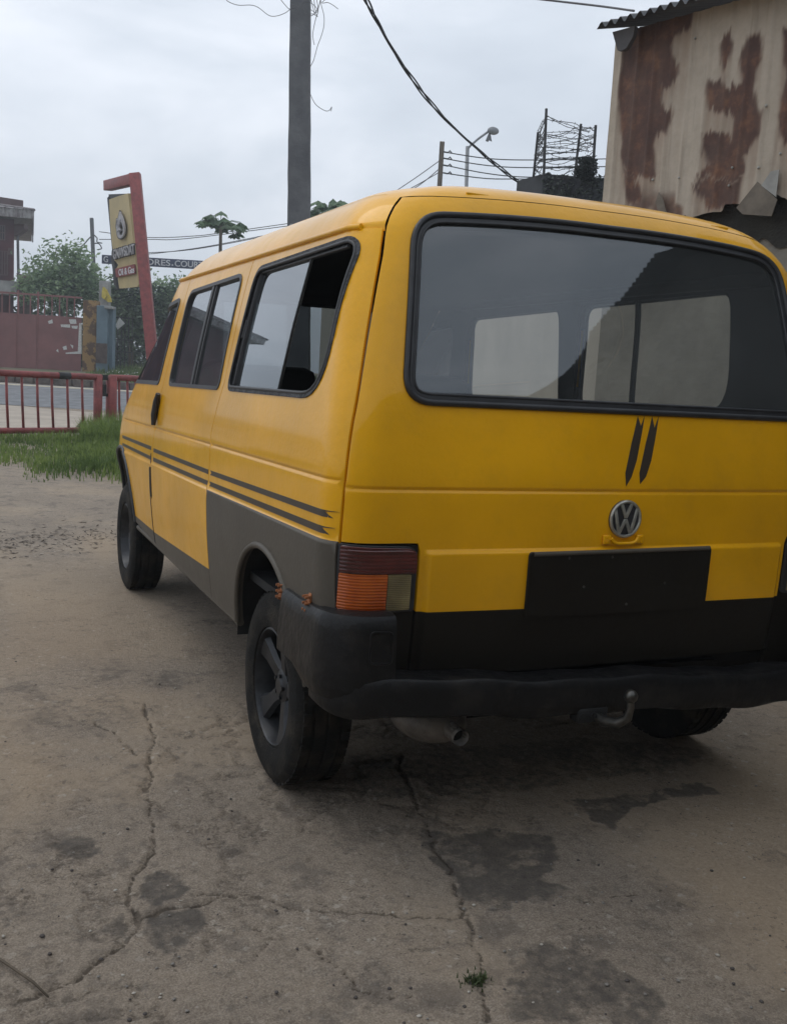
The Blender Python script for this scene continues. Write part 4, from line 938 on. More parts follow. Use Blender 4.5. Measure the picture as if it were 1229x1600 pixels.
# bush behind the maroon gate
D=43.; base=ground_at(95,575,D)
bl=[wblob(95,446,D,42,24),wblob(70,432,D,18,16),wblob(120,422,D,18,16),wblob(100,418,D,18,16),wblob(140,435,D,18,20),wblob(60,448,D,22,16),wblob(88,400,D,10,12),wblob(117,398,D,12,12),wblob(135,450,D,20,20),wblob(55,412,D,10,7),wblob(85,465,D,45,14)]
tr=[base,at(95,520,D),at(96,450,D)]
tree('leafy_tree','bushy green tree with feathery tips behind the maroon gate','tree',base,(tr,[.14,.11,.05]),[([at(95,470,D),at(75,420,D)],[.05,.02]),([at(96,470,D),at(118,405,D)],[.05,.02]),([at(97,440,D),at(104,380,D)],[.03,.008]),([at(96,440,D),at(86,385,D)],[.03,.008])],bl,5200,.24,M_leaf,3,
     sprigs=[(at(98,412,D),at(107,360,D)),(at(82,412,D),at(68,380,D)),(at(84,410,D),at(95,382,D)),(at(115,405,D),at(117,378,D)),(at(58,425,D),at(38,402,D)),(at(135,415,D),at(138,398,D)),(at(125,410,D),at(128,385,D)),(at(60,415,D),at(62,398,D))])
# dark hedge behind the blue kiosk and the sign
D=41.; base=ground_at(205,560,D)
bl=[wblob(200,480,D,26,30),wblob(225,478,D,26,32),wblob(185,470,D,16,26),wblob(250,490,D,22,30),wblob(210,510,D,30,20),wblob(275,490,D,20,30)]
tree('hedge_bush','dark dense hedge bush under the leaning sign','bush',base,([base,at(205,520,D),at(207,480,D)],[.12,.10,.04]),[([at(206,510,D),at(235,470,D)],[.05,.02])],bl,5200,.22,M_leafd,5)
D=44.; base=ground_at(262,560,D)
bl=[wblob(265,468,D,20,20),wblob(250,452,D,8,12),wblob(278,452,D,10,12),wblob(300,470,D,14,16)]
tree('leafy_tree','small open leafy tree right of the red sign post, under the lettered board','tree',base,([base,at(262,500,D),at(264,450,D)],[.10,.08,.03]),[([at(263,480,D),at(249,440,D)],[.04,.01]),([at(263,480,D),at(280,440,D)],[.04,.01])],bl,1500,.24,M_leaf,6,sprigs=[(at(250,455,D),at(243,426,D)),(at(276,455,D),at(281,425,D)),(at(262,455,D),at(262,432,D))])
D=46.; base=ground_at(158,560,D)
bl=[wblob(160,455,D,12,22),wblob(150,470,D,12,16),wblob(178,450,D,12,16)]
tree('leafy_tree','pale green tree behind the blue kiosk and yellow cloth','tree',base,([base,at(158,500,D),at(159,450,D)],[.10,.08,.03]),[],bl,900,.22,M_leaf,8)
# undergrowth that fills the plots behind the gates
rg=np.random.default_rng(33); PP=[];SS=[]
for i in range(13000):
    u=rg.uniform(-60,340); dd=rg.uniform(45.5,50); top=float(np.interp(u,[-60,30,60,150,200,340],[500,470,470,480,470,478]))+14*math.sin(u*.11)+6*math.sin(u*.31); v=top+(576-top)*rg.random()**.75
    q=at(u,v,dd)
    if q.z<tz(q.x,q.y)-.2: q.z=tz(q.x,q.y)+.1
    PP.append(tuple(q)); SS.append(.28)
tag(leaves('undergrowth',PP,SS,M_leafd,seedn=33),'tangled undergrowth filling the plots behind the gates',"undergrowth",kind='stuff')
PP=[];SS=[]                                                # dry leaf litter on the yard by the front wheel
for i in range(420):
    u=rg.uniform(-30,182); v=rg.normal(842,13)+ (u-90)*-.08; q=onax(u,v,2,0); PP.append((q.x,q.y,.004+.006*rg.random())); SS.append(rg.uniform(.02,.07))
lt=leaves('leaf_litter',PP,SS,mat('dry_dark_litter',(.075,.055,.04),.9,.3,20,c2=(.03,.025,.02)),droop=0.,asp=.3,seedn=35)
for vtx in lt.data.vertices: vtx.co.z=.003+abs(vtx.co.z-.005)*.25
tag(lt,'dry leaf litter strewn on the sandy yard near the front wheel',"litter",kind='stuff')
# papaya trees
def papaya(u0,v0,D,crown,label,seedn):
    rg=random.Random(seedn); top=at(u0,v0,D); base=Vector((top.x,top.y,tz(top.x,top.y))); k=D/FPX
    T=empty('papaya_tree',base,label,'tree','papaya trees in the distance')
    mb=MB(); mb.tube([base,base.lerp(top,.5)+Vector((.05,0,0)),top],[.10,.085,.055],10); mb.build('trunk',M_wood,T,True,fix=False)
    pet=MB(); lf=MB()
    for du,dv,s in crown:
        for rep in range(2):
            e=top+Vector(tuple(_r*(du+rg.uniform(-4,4))*k))+Vector(tuple(_u*(-dv+rg.uniform(-3,3))*k))+FH_v*(rg.uniform(-.9,.9)); mid=top.lerp(e,.55)+Vector((0,0,.12)); pet.tube([top,mid,e],.014,4)
            out=(e-top); out.z*=.3; out.normalize() if out.length>1e-4 else None
            for a in range(7):                               # seven-lobed leaf
                th=(a-3)*.52; dirv=Vector((out.x*math.cos(th)-out.y*math.sin(th),out.x*math.sin(th)+out.y*math.cos(th),-.55-.2*abs(a-3)*rg.random())).normalized()
                sd=dirv.cross(Vector((0,0,1))).normalized(); l_=s*(.8-.06*abs(a-3)); w=s*.13
                lf.add([e,e+dirv*l_*.35+sd*w,e+dirv*l_*.6+sd*w*1.6,e+dirv*l_,e+dirv*l_*.6-sd*w*1.6,e+dirv*l_*.35-sd*w],[(0,1,2,3),(0,3,4,5)])
    pet.build('petiole',M_leafb,T,fix=False); lf.build('crown',M_leafb,T,fix=False)
FH_v=Vector(tuple(FH))
papaya(345,353,36.,[(-22,-12,.55),(-10,-16,.6),(2,-16,.6),(12,-10,.55),(24,-10,.55),(-25,-3,.45),(28,0,.5),(33,2,.5),(8,2,.5),(-6,-6,.6),(6,-8,.6),(18,5,.5),(-14,-9,.55)],'slim papaya tree with a bare trunk, left of the concrete pole',1)
papaya(514,337,33.,[(-18,-14,.6),(-6,-22,.6),(6,-20,.6),(18,-20,.6),(28,-14,.55),(36,-12,.5),(-22,4,.5),(-10,4,.5),(10,-10,.7),(0,-8,.7),(22,-10,.6),(-14,-6,.6),(8,-28,.5)],'papaya tree crown close to the right of the concrete pole',2)
# maroon double gate
D=38.
gb0=ground_at(-70,578,37.3); gb1=ground_at(130,580,38.2); ux,un,uz=frame(gb0,gb1); zg0=at(60,578,D).z-.02; zgt=at(60,462,D).z
G=empty('sheet_metal_gate',Vector((gb0+gb1)/2)*1.0,'maroon sheet metal double gate with railings on top','gate')
def gp(l,z,o=0.): p=gb0+ux*l+un*o; return Vector((p.x,p.y,z))
def lof(u,v): p=onpl(u,v,gb0,un); return (p-gb0).dot(ux),p.z
Lg=(gb1-gb0).dot(ux); zmid=lof(60,494)[1]
lm=[lof(-20,500)[0],lof(27,500)[0],lof(58,500)[0],lof(128,500)[0]]
for i,(a,b_) in enumerate(((0,lm[0]),(lm[0],lm[1]),(lm[1],lm[2]),(lm[2],lm[3]))):
    mb=MB(); mb.box((gp((a+b_)/2,(zg0+zmid)/2)),b_-a-.008,.04,zmid-zg0,(ux,un,uz)); mb.build('gate_leaf',M_gate,G)
    mb=MB(); mb.beam(gp(a,zgt),gp(b_,zgt),.07,.07); mb.beam(gp(a,zmid+.02),gp(b_,zmid+.02),.06,.06); mb.beam(gp(a+.04,zg0),gp(a+.04,zgt+.12),.07,.07)
    n=max(2,int((b_-a)/.24))
    for k in range(1,n): l=a+(b_-a)*k/n; mb.beam(gp(l,zmid),gp(l,zgt),.045,.045)
    mb.build('gate_railing',M_gate,G)
for poly in ([(75,502),(82,499),(83,505),(77,506)],[(108,499),(119,499),(120,506),(110,506)],[(95,507),(110,507),(110,512),(96,511)],[(112,509),(122,509),(121,514),(113,513)],[(124,505),(128,505),(128,553),(103,553),(103,551),(122,549)],[(88,548),(91,545),(92,551)],[(98,542),(104,540),(105,546),(100,547)],[(110,538),(115,540),(114,545)]):
    mb=MB(); q=[onpl(u,v,gb0+un*.03,un) for u,v in poly]; mb.prism(q,un*.006); mb.build('torn_poster',M_white,G)
# ochre pillar
def pillar(name,label,cat,u0,u1,vt,vb,D,m,dep=.5,cap=None,base=None,top_m=None):
    a=at(u0,vb,D); b_=at(u1,vb,D); ux,un,uz=frame(a,b_); w=(b_-a).dot(ux); zb=tz(a.x,a.y)-.1; zt=at((u0+u1)/2,vt,D).z
    c=(a+b_)/2; o_=empty(name,(c.x,c.y,tz(c.x,c.y)),label,cat)
    mb=MB(); mb.box((c.x-un.x*dep*0+FH[0]*dep/2,c.y+FH[1]*dep/2,(zb+zt)/2),w,dep,zt-zb,(ux,un,uz),bev=.015); mb.build('shaft',m,o_)
    return o_,c,ux,un,w,zb,zt
pillar('gate_pillar','ochre gate pillar with peeling plaster beside the maroon gate','pillar',128.5,149.5,470,574,38.0,M_yelw)
# blue kiosk column with a cap and a brown base
o_,c,ux,un,w,zb,zt=pillar('blue_cabinet','faded blue metal cabinet with a brown base beside the ochre pillar','cabinet',150,167,478,560,37.5,M_blue)
mb=MB(); fc=c+un*.0
for du0,du1 in ((168,177),):
    a=at(168,478,37.45); b_=at(177,478,37.45); mb.box(((a.x+b_.x)/2+FH[0]*.2,(a.y+b_.y)/2+FH[1]*.2,(zt+zb)/2),.24,.4,zt-zb,(ux,un,Vector((0,0,1))),bev=.02)
mb.build('door_jamb',M_cpale if False else M_blue,o_)
a=at(172,481,37.4); mb=MB(); mb.box(a,.30,.5,.10,(ux,un,Vector((0,0,1))),bev=.02); mb.build('cap',M_cpale,o_)
mb=MB(); a=at(159,548,37.2); mb.box((a.x,a.y,a.z-.1),.42,.06,.75,(ux,un,Vector((0,0,1)))); mb.build('base_panel',M_brk,o_)
mb=MB(); a=at(160,488,37.3); mb.box(a,.30,.03,.11,(ux,un,Vector((0,0,1)))); mb.build('vent_slot',M_blkm,o_)
# concrete post with the yellow cloth
o_,c,ux,un,w,zb,zt=pillar('concrete_post','pale concrete post behind the blue cabinet','post',153,168,440,560,39.5,M_cpale,.35)
mb=MB(); q=[(161,448),(166,452),(173,466),(174,472),(169,472),(163,467),(159,458)]; pts=[at(u,v,39.0) for u,v in q]; mb.prism(pts,FH_v*.12); mb.prism([at(u,v,38.9) for u,v in ((160,452),(164,449),(167,462),(163,468),(159,464))],FH_v*.08)
tag(mb.build('yellow_cloth',M_clo),'yellow cloth draped over the concrete post','cloth')
# black grille gate with a white board
D=38.6; g0=at(178,556,D); g1=at(206,558,D); ux,un,uz=frame(g0,g1); zt=at(190,494,D).z; zb=tz(g0.x,g0.y)-.05
o_=empty('iron_gate',((g0.x+g1.x)/2,(g0.y+g1.y)/2,tz(g0.x,g0.y)),'black iron bar gate beside the blue cabinet','gate')
mb=MB(); w=(g1-g0).dot(ux)
for k in range(6): p=g0+ux*w*k/5; mb.beam((p.x,p.y,zb),(p.x,p.y,zt),.045,.03)
for vv in (497,531,550):
    z_=at(190,vv,D).z; mb.beam((g0.x,g0.y,z_),(g1.x,g1.y,z_),.06,.04)
mb.build('bars',M_blkm,o_)
q=[onpl(u,v,g0+un*.06,un) for u,v in ((187,496),(195.5,505.5),(184.5,515),(180.5,508.5))]; mb=MB(); mb.prism(q,un*.02); mb.add([q[0]+un*.021,q[2]+un*.021,q[1]+un*.05],[(0,1,2)])
tag(mb.build('white_board',M_white),'white square board hung corner-up on the iron gate','board')
# house at the far left
D=45.
hr=at(22,460,D); hl=Vector((-12.6,49.0,0)); hr.z=0; hl.z=0; ux,un,uz=frame(hl,hr); LH=(hr-hl).dot(ux)
zb=tz(hr.x,hr.y)-.1; ztw=at(22,345,D).z
H=empty('house',((hl+hr)/2).to_tuple()[:2]+(zb,),'maroon two-storey house with corrugated eaves at the left edge','house')
back=Vector((hr.x-CAM[0],hr.y-CAM[1],0)).normalized()
def hp_(l,o,z): p=hl+ux*l+(un*o if o>0 else back*(-o)); return Vector((p.x,p.y,z))
dep=8.
mb=MB(); mb.hexa([hp_(0,0,zb),hp_(LH,0,zb),hp_(LH,-dep,zb),hp_(0,-dep,zb),hp_(0,0,ztw),hp_(LH,0,ztw),hp_(LH,-dep,ztw),hp_(0,-dep,ztw)]); mb.build('wall',M_mar,H)
ze0=at(45,347,D).z; ze1=at(45,334,D).z; ov=.95
def wav(mb,a,b_,z0,z1,pit=.18,amp=.03,nrm=None):
    n=int((b_-a).length/pit*4); vs=[];fs=[]
    for i in range(n+1):
        p=a.lerp(b_,i/n)+nrm*amp*math.sin(i*math.pi/2); vs+=[(p.x,p.y,z0),(p.x,p.y,z1)]
    mb.add(vs,[(2*i,2*i+2,2*i+3,2*i+1) for i in range(n)])
mb=MB(); wav(mb,hp_(-ov,ov,0),hp_(LH+ov,ov,0),ze0,ze1,nrm=un); wav(mb,hp_(LH+ov,ov,0),hp_(LH+ov,-dep-ov,0),ze0,ze1,nrm=ux); wav(mb,hp_(-ov,ov,0),hp_(-ov,-dep-ov,0),ze0,ze1,nrm=ux)
mb.build('eaves_fascia',M_fasc,H,fix=False)
mb=MB(); mb.hexa([hp_(-ov,ov-.05,ze0+.05),hp_(LH+ov-.05,ov-.05,ze0+.05),hp_(LH+ov-.05,-dep-ov,ze0+.05),hp_(-ov,-dep-ov,ze0+.05),hp_(-ov,ov-.05,ze0+.1),hp_(LH+ov-.05,ov-.05,ze0+.1),hp_(LH+ov-.05,-dep-ov,ze0+.1),hp_(-ov,-dep-ov,ze0+.1)]); mb.build('soffit',M_fasc,H)
zr=ze1+.95; rl=3.6
mb=MB(); A=[hp_(-ov-.05,ov+.05,ze1),hp_(LH+ov+.05,ov+.05,ze1),hp_(LH+ov+.05,-dep-ov,ze1),hp_(-ov-.05,-dep-ov,ze1)]; Rg=[hp_(rl,-dep/2,zr),hp_(LH-rl,-dep/2,zr)]
mb.add(A+Rg,[(0,1,5,4),(1,2,5),(2,3,4,5),(3,0,4)]); mb.tube([A[1],Rg[1]],.07,6); mb.tube([A[0],Rg[0]],.07,6); rf=mb.build('roof',M_zinc,H,fix=False)
for k in range(40):
    l=-ov+(LH+2*ov)*k/39; t_=min(1,(l+ov)/(rl+ov),(LH+ov-l)/(rl+ov)); mb=MB(); mb.tube([hp_(l,ov+.02,ze1+.02),hp_(l,ov-(ov+dep/2)*t_,ze1+.02+(zr-ze1)*t_)],.03,4); mb.build('roof_rib',M_zinc,rf,fix=False)
mb=MB(); z0=at(20,333,D).z-.2; z1=at(20,309,D).z; a=(at(-12,309,D)-hl).dot(ux); b_=(at(40,309,D)-hl).dot(ux)
mb.hexa([hp_(a,-1.2,z0),hp_(b_,-1.2,z0),hp_(b_,-3,z0),hp_(a,-3,z0),hp_(a,-1.2,z1+.1),hp_(b_,-1.2,z1),hp_(b_,-3,z1),hp_(a,-3,z1)]); mb.build('rusty_parapet',M_rustw,H)
for i,(u0,u1,v0,v1) in enumerate(((-3,8,352,375),(0,12,392,430),(14,20,388,398),(-20,-8,352,375),(-25,-8,392,430))):
    p0=onpl(u0,v0,hp_(0,.02,0),un); p1=onpl(u1,v1,hp_(0,.02,0),un); a=(p0-hl).dot(ux); b_=(p1-hl).dot(ux)
    mb=MB()
    for k in range(4): l=a+(b_-a)*k/3; mb.beam(hp_(l,.05,p1.z),hp_(l,.05,p0.z),.05,.05)
    for k in range(3): z_=p1.z+(p0.z-p1.z)*k/2; mb.beam(hp_(a,.05,z_),hp_(b_,.05,z_),.05,.04)
    f_=mb.build('window_frame',M_rustw,H); mb=MB(); mb.box(hp_((a+b_)/2,.015,(p0.z+p1.z)/2),b_-a-.06,.02,p0.z-p1.z-.06,(ux,un,uz)); mb.build('pane',M_glz if i!=1 else M_mar,f_)
z_=at(12,450,D).z; mb=MB(); mb.hexa([hp_(LH-2.6,1.0,z_-.35),hp_(LH+.25,1.0,z_-.35),hp_(LH+.25,.01,z_-.35),hp_(LH-2.6,.01,z_-.35),hp_(LH-2.6,1.0,z_+.25),hp_(LH+.25,1.0,z_+.25),hp_(LH+.25,.01,z_+.25),hp_(LH-2.6,.01,z_+.25)]); mb.build('balcony_slab',M_cpale,H)
pd=at(28,360,D); pb_=at(29.5,450,D); mb=MB(); mb.tube([(pb_.x,pb_.y,zb),pb_,pd],.06,8); mb.build('drain_pipe',M_conc,H)
mb=MB(); q0=at(20,352,D-.4); q1=at(38,352,D-.4); mb.prism([at(18,351,D-.3),at(38,350,D-.3),at(38,358,D-.3),at(24,368,D-.3),at(18,367,D-.3)],FH_v*.5); mb.build('eaves_bracket',M_rustw,H)
# low shed roof behind the gate
D=44.5; a=at(26,428,D);b_=at(55,436,D); g_=ground_at(40,560,D); o_=empty('lean_to_shed',g_,'small rusty lean-to roof between the house and the tree','shed')
mb=MB(); mb.prism([at(26,427,D),at(44,430,D),at(58,446,D),at(52,449,D),at(40,440,D),at(27,434,D)],FH_v*2.); mb.build('roof',M_rustw,o_)
mb=MB(); mb.hexa([Vector((p.x,p.y,g_.z)) for p in (at(30,500,D+.3),at(52,500,D+.3),at(52,500,D+1.8),at(30,500,D+1.8))]+[at(30,436,D+.3),at(52,447,D+.3),at(52,447,D+1.8),at(30,436,D+1.8)]); mb.build('wall',M_brk,o_)
# ---- leaning sign: red portal frame with a torn yellow panel
D0=30.; D1=32.6
def sgp(u,v,t): return at(u,v,D0+(D1-D0)*t)
S=empty('leaning_sign',ground_at(240,560,D0),'tall leaning red framed fuel sign with a torn yellow panel','sign')
nt_=sgp(211,271,0); nb=nt_+(sgp(236.5,538,0)-nt_)*1.12; nb2=sgp(236,552,0)
axs=(sgp(170,300,1)-nt_).normalized()                  # along the sign, away from the viewer
upv=(nt_-nb).normalized()
sd=upv.cross(axs).normalized()
k0=D0/FPX
mb=MB(); mb.beam(nb,nt_-upv*.0,17.*k0,.22,up=(FH[0],FH[1],0),bev=.02); sharp(mb.build('post',M_redp,S),30)
ft=sgp(170.5,289,1); fb=sgp(186,452,1)
mb=MB(); mb.beam(nt_-upv*.16+axs*.1,ft+axs*.15,.30,.32,up=tuple(upv),bev=.02); sharp(mb.build('top_beam',M_redp,S),30)
mb=MB(); a=ft-upv*.42; mb.beam(a+sd*0,fb-upv*.0,.16,.16,up=tuple(axs)); mb.beam(a,nt_-upv*.72,.10,.20,up=tuple(upv)); mb.build('inner_frame',M_blkm,S)
pp=sgp(201.5,300,.1); pq=sgp(171.5,312,.9); pr=sgp(216.5,447,.1)
pn=(pq-pp).cross(pr-pp).normalized()
if pn.dot(Vector(tuple(CAM))-pp)<0: pn=-pn
def sp_(u,v,o=0.): return onpl(u,v,pp+pn*o,pn)+Vector((0,0,0))
mb=MB(); mb.prism([sp_(u,v) for u,v in ((170.7,311.7),(185,306.5),(200.4,302),(207,365),(213,415),(216.5,445),(215,448),(190,450.6),(186.5,450.6),(184,432),(181.5,420),(185,414),(178,405),(176.8,403),(172,340))],-pn*.10)
pnl=mb.build('sign_panel',M_sgn,S)
mb=MB(); mb.prism([sp_(u,v,-.14) for u,v in ((173,400),(186,404),(189,450),(178,445),(176,420))],-pn*.08); mb.build('panel_backing',M_dks,S)
sx_=(sp_(205,360)-sp_(176,370)).normalized(); sz_=pn.cross(sx_).normalized()
if sz_.z<0: sz_=-sz_
def tm(u,v,o): 
    c=sp_(u,v,o); return Matrix(((sx_.x,sz_.x,pn.x,c.x),(sx_.y,sz_.y,pn.y,c.y),(sx_.z,sz_.z,pn.z,c.z),(0,0,0,1)))
def wid(u0,v0,u1,v1): return (sp_(u1,v1)-sp_(u0,v0)).length
def fit_text(body,u,v,W,Hh,m,par,ext,o):
    ob=textmesh('lettering',body,1.,Matrix.Identity(4),m,par,ext)
    xs=[q.co.x for q in ob.data.vertices]; ys=[q.co.y for q in ob.data.vertices]; M=tm(u,v,o); w=max(xs)-min(xs); h=max(ys)-min(ys); cx=(max(xs)+min(xs))/2; cy=(max(ys)+min(ys))/2
    for q in ob.data.vertices: q.co=M@Vector(((q.co.x-cx)/w*W,(q.co.y-cy)/h*Hh,q.co.z))
    return ob
Wd=wid(176,397,210,390)
fit_text('GNAVSDAT',193,393.5,Wd*.98,wid(193,384,194,401),M_dks,pnl,.05,.06); fit_text('GNAVSDAT',193,393.5,Wd*.96,wid(193,385,194,400),M_sil,pnl,.012,.125)
mb=MB(); mb.prism([sp_(u,v,.03) for u,v in ((182.5,420),(211.5,413),(212.5,428),(184,433.5))],pn*.05); rb=mb.build('red_label',M_redp,pnl)
fit_text('Oil & Gas',197.5,423.5,wid(185,426,211,420)*.92,wid(197,418,198,428),M_wht,rb,.006,.09)
def drop(sc,o,m,nm,par):
    c=sp_(190.3,351.5,o); mb=MB(); w=wid(183,352,198,350)/2*sc; h=wid(190,330,191.5,373)/2*sc; out=[];inn=[]
    for i in range(40):
        t=2*math.pi*i/40; r_=1; X_=math.sin(t)*w*(1 if math.cos(t)<0 else (1-math.cos(t))**.8*1.0); Y_=-0; 
        yy=-math.cos(t); px_=math.sin(t)*w*((1-yy)/2)**.55*1.12; out.append(c+sx_*px_+sz_*yy*h); inn.append(c+sx_*(px_*.56+w*.06)+sz_*(yy*h*.60-h*.18))
    n=40; d=pn*.05
    mb.add(out+inn,[(i,(i+1)%n,n+(i+1)%n,n+i) for i in range(n)]); mb.add([p+d for p in out]+[p+d for p in inn],[(i,(i+1)%n,n+(i+1)%n,n+i) for i in range(n)])
    mb.add(out+[p+d for p in out],[(i,(i+1)%n,n+(i+1)%n,n+i) for i in range(n)]); mb.add(inn+[p+d for p in inn],[(i,(i+1)%n,n+(i+1)%n,n+i) for i in range(n)])
    mb.tube([c+sx_*(w*.25)+sz_*h*.30+d,c-sx_*w*.22-sz_*h*.02+d,c-sx_*w*.18-sz_*h*.30+d,c+sx_*w*.16-sz_*h*.42+d],.045*sc,6); mb.tube([c-sx_*w*.5+sz_*h*.50+d,c-sx_*w*.70-sz_*h*.05+d,c-sx_*w*.5-sz_*h*.45+d],.035*sc,6)
    return mb.build(nm,m,par,fix=False)
d_=drop(1.06,.01,M_dks,'drop_emblem',pnl); drop(.97,.07,M_sil,'emblem_face',d_)
# ---- lettered overhead board
D=50.; a=at(160,405,D); b_=at(352,416.5,D); u_=(b_-a).normalized(); v_=Vector((0,0,1)); w_=u_.cross(v_).normalized(); v_=w_.cross(u_)
if w_.dot(FH_v)>0: w_=-w_
bt=empty('lettered_board',ground_at(255,560,D),'dark blue overhead board with white capital letters, between the sign post and the van roof','board')
mb=MB(); mb.beam(a,b_,13.2*D/FPX,.14,up=(FH[0],FH[1],0)); bd=mb.build('board',M_navy,bt)
for u,v in ((192,408),(350,416)): p=at(u,v,D+.2); mb=MB(); mb.tube([(p.x,p.y,tz(p.x,p.y)),p],.09,8); mb.build('post',M_blkm,bt)
def btext(body,u0,u1):
    ob=textmesh('lettering',body,1.,Matrix.Identity(4),M_wht,bd,.01); xs=[q.co.x for q in ob.data.vertices]; ys=[q.co.y for q in ob.data.vertices]
    t0=(u0-160)/192.;t1=(u1-160)/192.; p0=a.lerp(b_,t0); p1=a.lerp(b_,t1); c=(p0+p1)/2+w_*.10; W=(p1-p0).length; Hh=9.2*D/FPX
    for q in ob.data.vertices: q.co=c+u_*((q.co.x-(max(xs)+min(xs))/2)/(max(xs)-min(xs))*W)+v_*((q.co.y-(max(ys)+min(ys))/2)/(max(ys)-min(ys))*Hh)+w_*q.co.z
btext('ORES',229,267); btext('COURT',274,319); btext('G',163,170)
mb=MB(); p=a.lerp(b_,.575)+w_*.1; mb.box(p-v_*.09,.07,.02,.07,(u_,w_,v_)); mb.build('full_stop',M_wht,bd)
# ---- red pipe barrier along the road edge
fl=at(-60,671,15.1); fl.z=0; fr=at(300,671,18.6); fr.z=0; fr=fl+(fr-fl)
ux,un,uz=frame(fl,fr)
def fpt(u,z,o=0.):
    p=onpl(u,600,fl,un); return Vector((p.x,p.y,z))+un*o
ztop=at(100,587,onpl(100,587,fl,un).x and (onpl(100,587,fl,un)-Vector(tuple(CAM))).dot(Vector(tuple(_f)))).z; zbot=.15
def barrier(us,u0,u1,label,endpost,startpost):
    o_=empty('pipe_barrier',fpt((u0+u1)/2,0),label,'barrier','red pipe barriers along the road')
    mb=MB(); mb.tube([fpt(u0,ztop+.006*math.sin(i)) .lerp(fpt(u1,ztop),i/8) for i in range(9)],.055,10); mb.build('top_rail',M_redp,o_,True)
    mb=MB(); mb.tube([fpt(u0,zbot),fpt(u1,zbot)],.050,10); mb.build('bottom_rail',M_redp,o_,True)
    for u in us:
        mb=MB(); le=.04+.03*(random.random()-.5); mb.tube([fpt(u,ztop),fpt(u+1.0,(ztop+zbot)/2,.01*random.random()),fpt(u+3.6,zbot)],.021,8); mb.build('baluster',M_redp,o_,True)
    for u,r_ in endpost:
        mb=MB(); mb.tube([fpt(u,-.05),fpt(u-.6,ztop+.03)],r_,12); mb.build('post',M_redp,o_,True)
    return o_
b1=barrier([-52,-30,-12,10,34,58,81,105,128],-64,158,'red pipe barrier with slanted bars and a dark patch on its rail, at the left','' and [] or [(154,.075)],[])
mb=MB(); mb.tube([fpt(91,ztop),fpt(109,ztop)],.060,10); mb.build('rail_patch',M_blkm,b1,True)
b2=barrier([186,199,212,226,240,254,268,282],172,300,'short red pipe barrier partly hidden by the front of the van','' and [] or [(175,.095),(297,.075)],[])
mb=MB(); mb.box(fpt(163,ztop-.30),.16,.06,.05,(ux,un,uz)); mb.box(fpt(163,ztop-.20),.05,.07,.16,(ux,un,uz)); mb.box(fpt(162,ztop),.10,.10,.09,(ux,un,uz)); mb.build('gate_latch',M_blkm,b1)
mb=MB(); mb.beam(fpt(44,.10,.6)+FH_v*1.2,fpt(60,.28,.6)+FH_v*1.2,.06,.04); tag(mb.build('broken_stick',M_wood),'broken stick lying on the sandy road shoulder behind the barrier','stick')
# ---- grass
def grass(name,pts,hts,m,parent=None,seedn=1,wid_=.008):
    rg=np.random.default_rng(seedn); P=np.array(pts); n=len(P); h=np.array(hts)[:,None]
    th=rg.random(n)*2*np.pi; d=np.stack([np.cos(th),np.sin(th),np.zeros(n)],1); s=np.stack([-np.sin(th),np.cos(th),np.zeros(n)],1); ln=(rg.random(n)**1.5*.75)[:,None]; w=wid_*(0.6+.9*rg.random(n))[:,None]
    up=np.array([0,0,1.]); mid=P+up*h*.55+d*h*ln*.3; tip=P+up*h*(1-.3*ln)+d*h*ln*.95
    V=np.stack([P-s*w,P+s*w,mid+s*w*.8,mid-s*w*.8,tip],1).reshape(-1,3); b=np.arange(n)*5
    me=bpy.data.meshes.new(name); F=[ (i,i+1,i+2,i+3) for i in b]+[(i+3,i+2,i+4) for i in b]
    me.from_pydata(V.tolist(),[],F); me.update(); me.materials.append(m); return link(name,me,parent)
rg=np.random.default_rng(11); PT=[];HT=[]
n=0
while n<30000:
    d=10.2+7.4*rg.random(); l=-11+10.6*rg.random()
    p=CAM+FH*d+RH*l; u=PW/2+FPX*l/d
    f0=10.9+.35*math.sin(l*2.1)+.25*math.sin(l*5.3+1)+(.9 if u<30 else 0)*.6
    back=16.6+.12*(l+8)
    if d<f0 or d>back: continue
    dens_=min(1,(d-f0)/1.5+.07)*(1 if d<15.6 else .55)
    clump=float(vnoise(np.array([l*1.6]),np.array([d*1.6]),3)[0])
    if rg.random()>dens_*(.35+.9*clump): continue
    hb=.10+.18*clump; hb*=float(np.interp(u,[-50,20,70,150,185,230],[.55,.62,.85,1.05,1.35,1.3])); hb*=min(1,.45+(d-f0)/1.3)
    h=hb*(.55+.75*rg.random())
    PT.append((p[0],p[1],-.01)); HT.append(h); n+=1
for i in range(2600):                                     # taller seed stems by the posts
    u=rg.uniform(120,215); D=rg.uniform(14.6,17.2); p=CAM+FH*D+RH*((u-PW/2)/FPX*D); PT.append((p[0],p[1],0)); HT.append(rg.uniform(.25,.62)*(1 if u>150 else .8))
gr=grass('grass_patch',PT,HT,M_gr,wid_=.0065); tag(gr,'patch of green grass growing before the red barrier',"grass",kind='stuff')
PT=[];HT=[]
for i in range(9000):
    d=rg.uniform(32.2,41); l=rg.uniform(-11.4,-2) ; p=CAM+FH*d+RH*l; u=PW/2+FPX*l/d
    if u<128 and d>36.5: continue
    if u<125 and d>33.4: continue
    if float(vnoise(np.array([l*1.1]),np.array([d*1.1]),9)[0])<.28: continue
    PT.append((p[0],p[1],tz(p[0],p[1]))); HT.append(rg.uniform(.08,.32)*(1.5 if d>38 else 1))
tag(grass('verge_grass',PT,HT,M_gr2,wid_=.02,seedn=4),'low green growth on the bank beyond the road',"grass",kind='stuff')
strip('bank_soil',31.5,47,M_vergeg,.02,jit=.3)
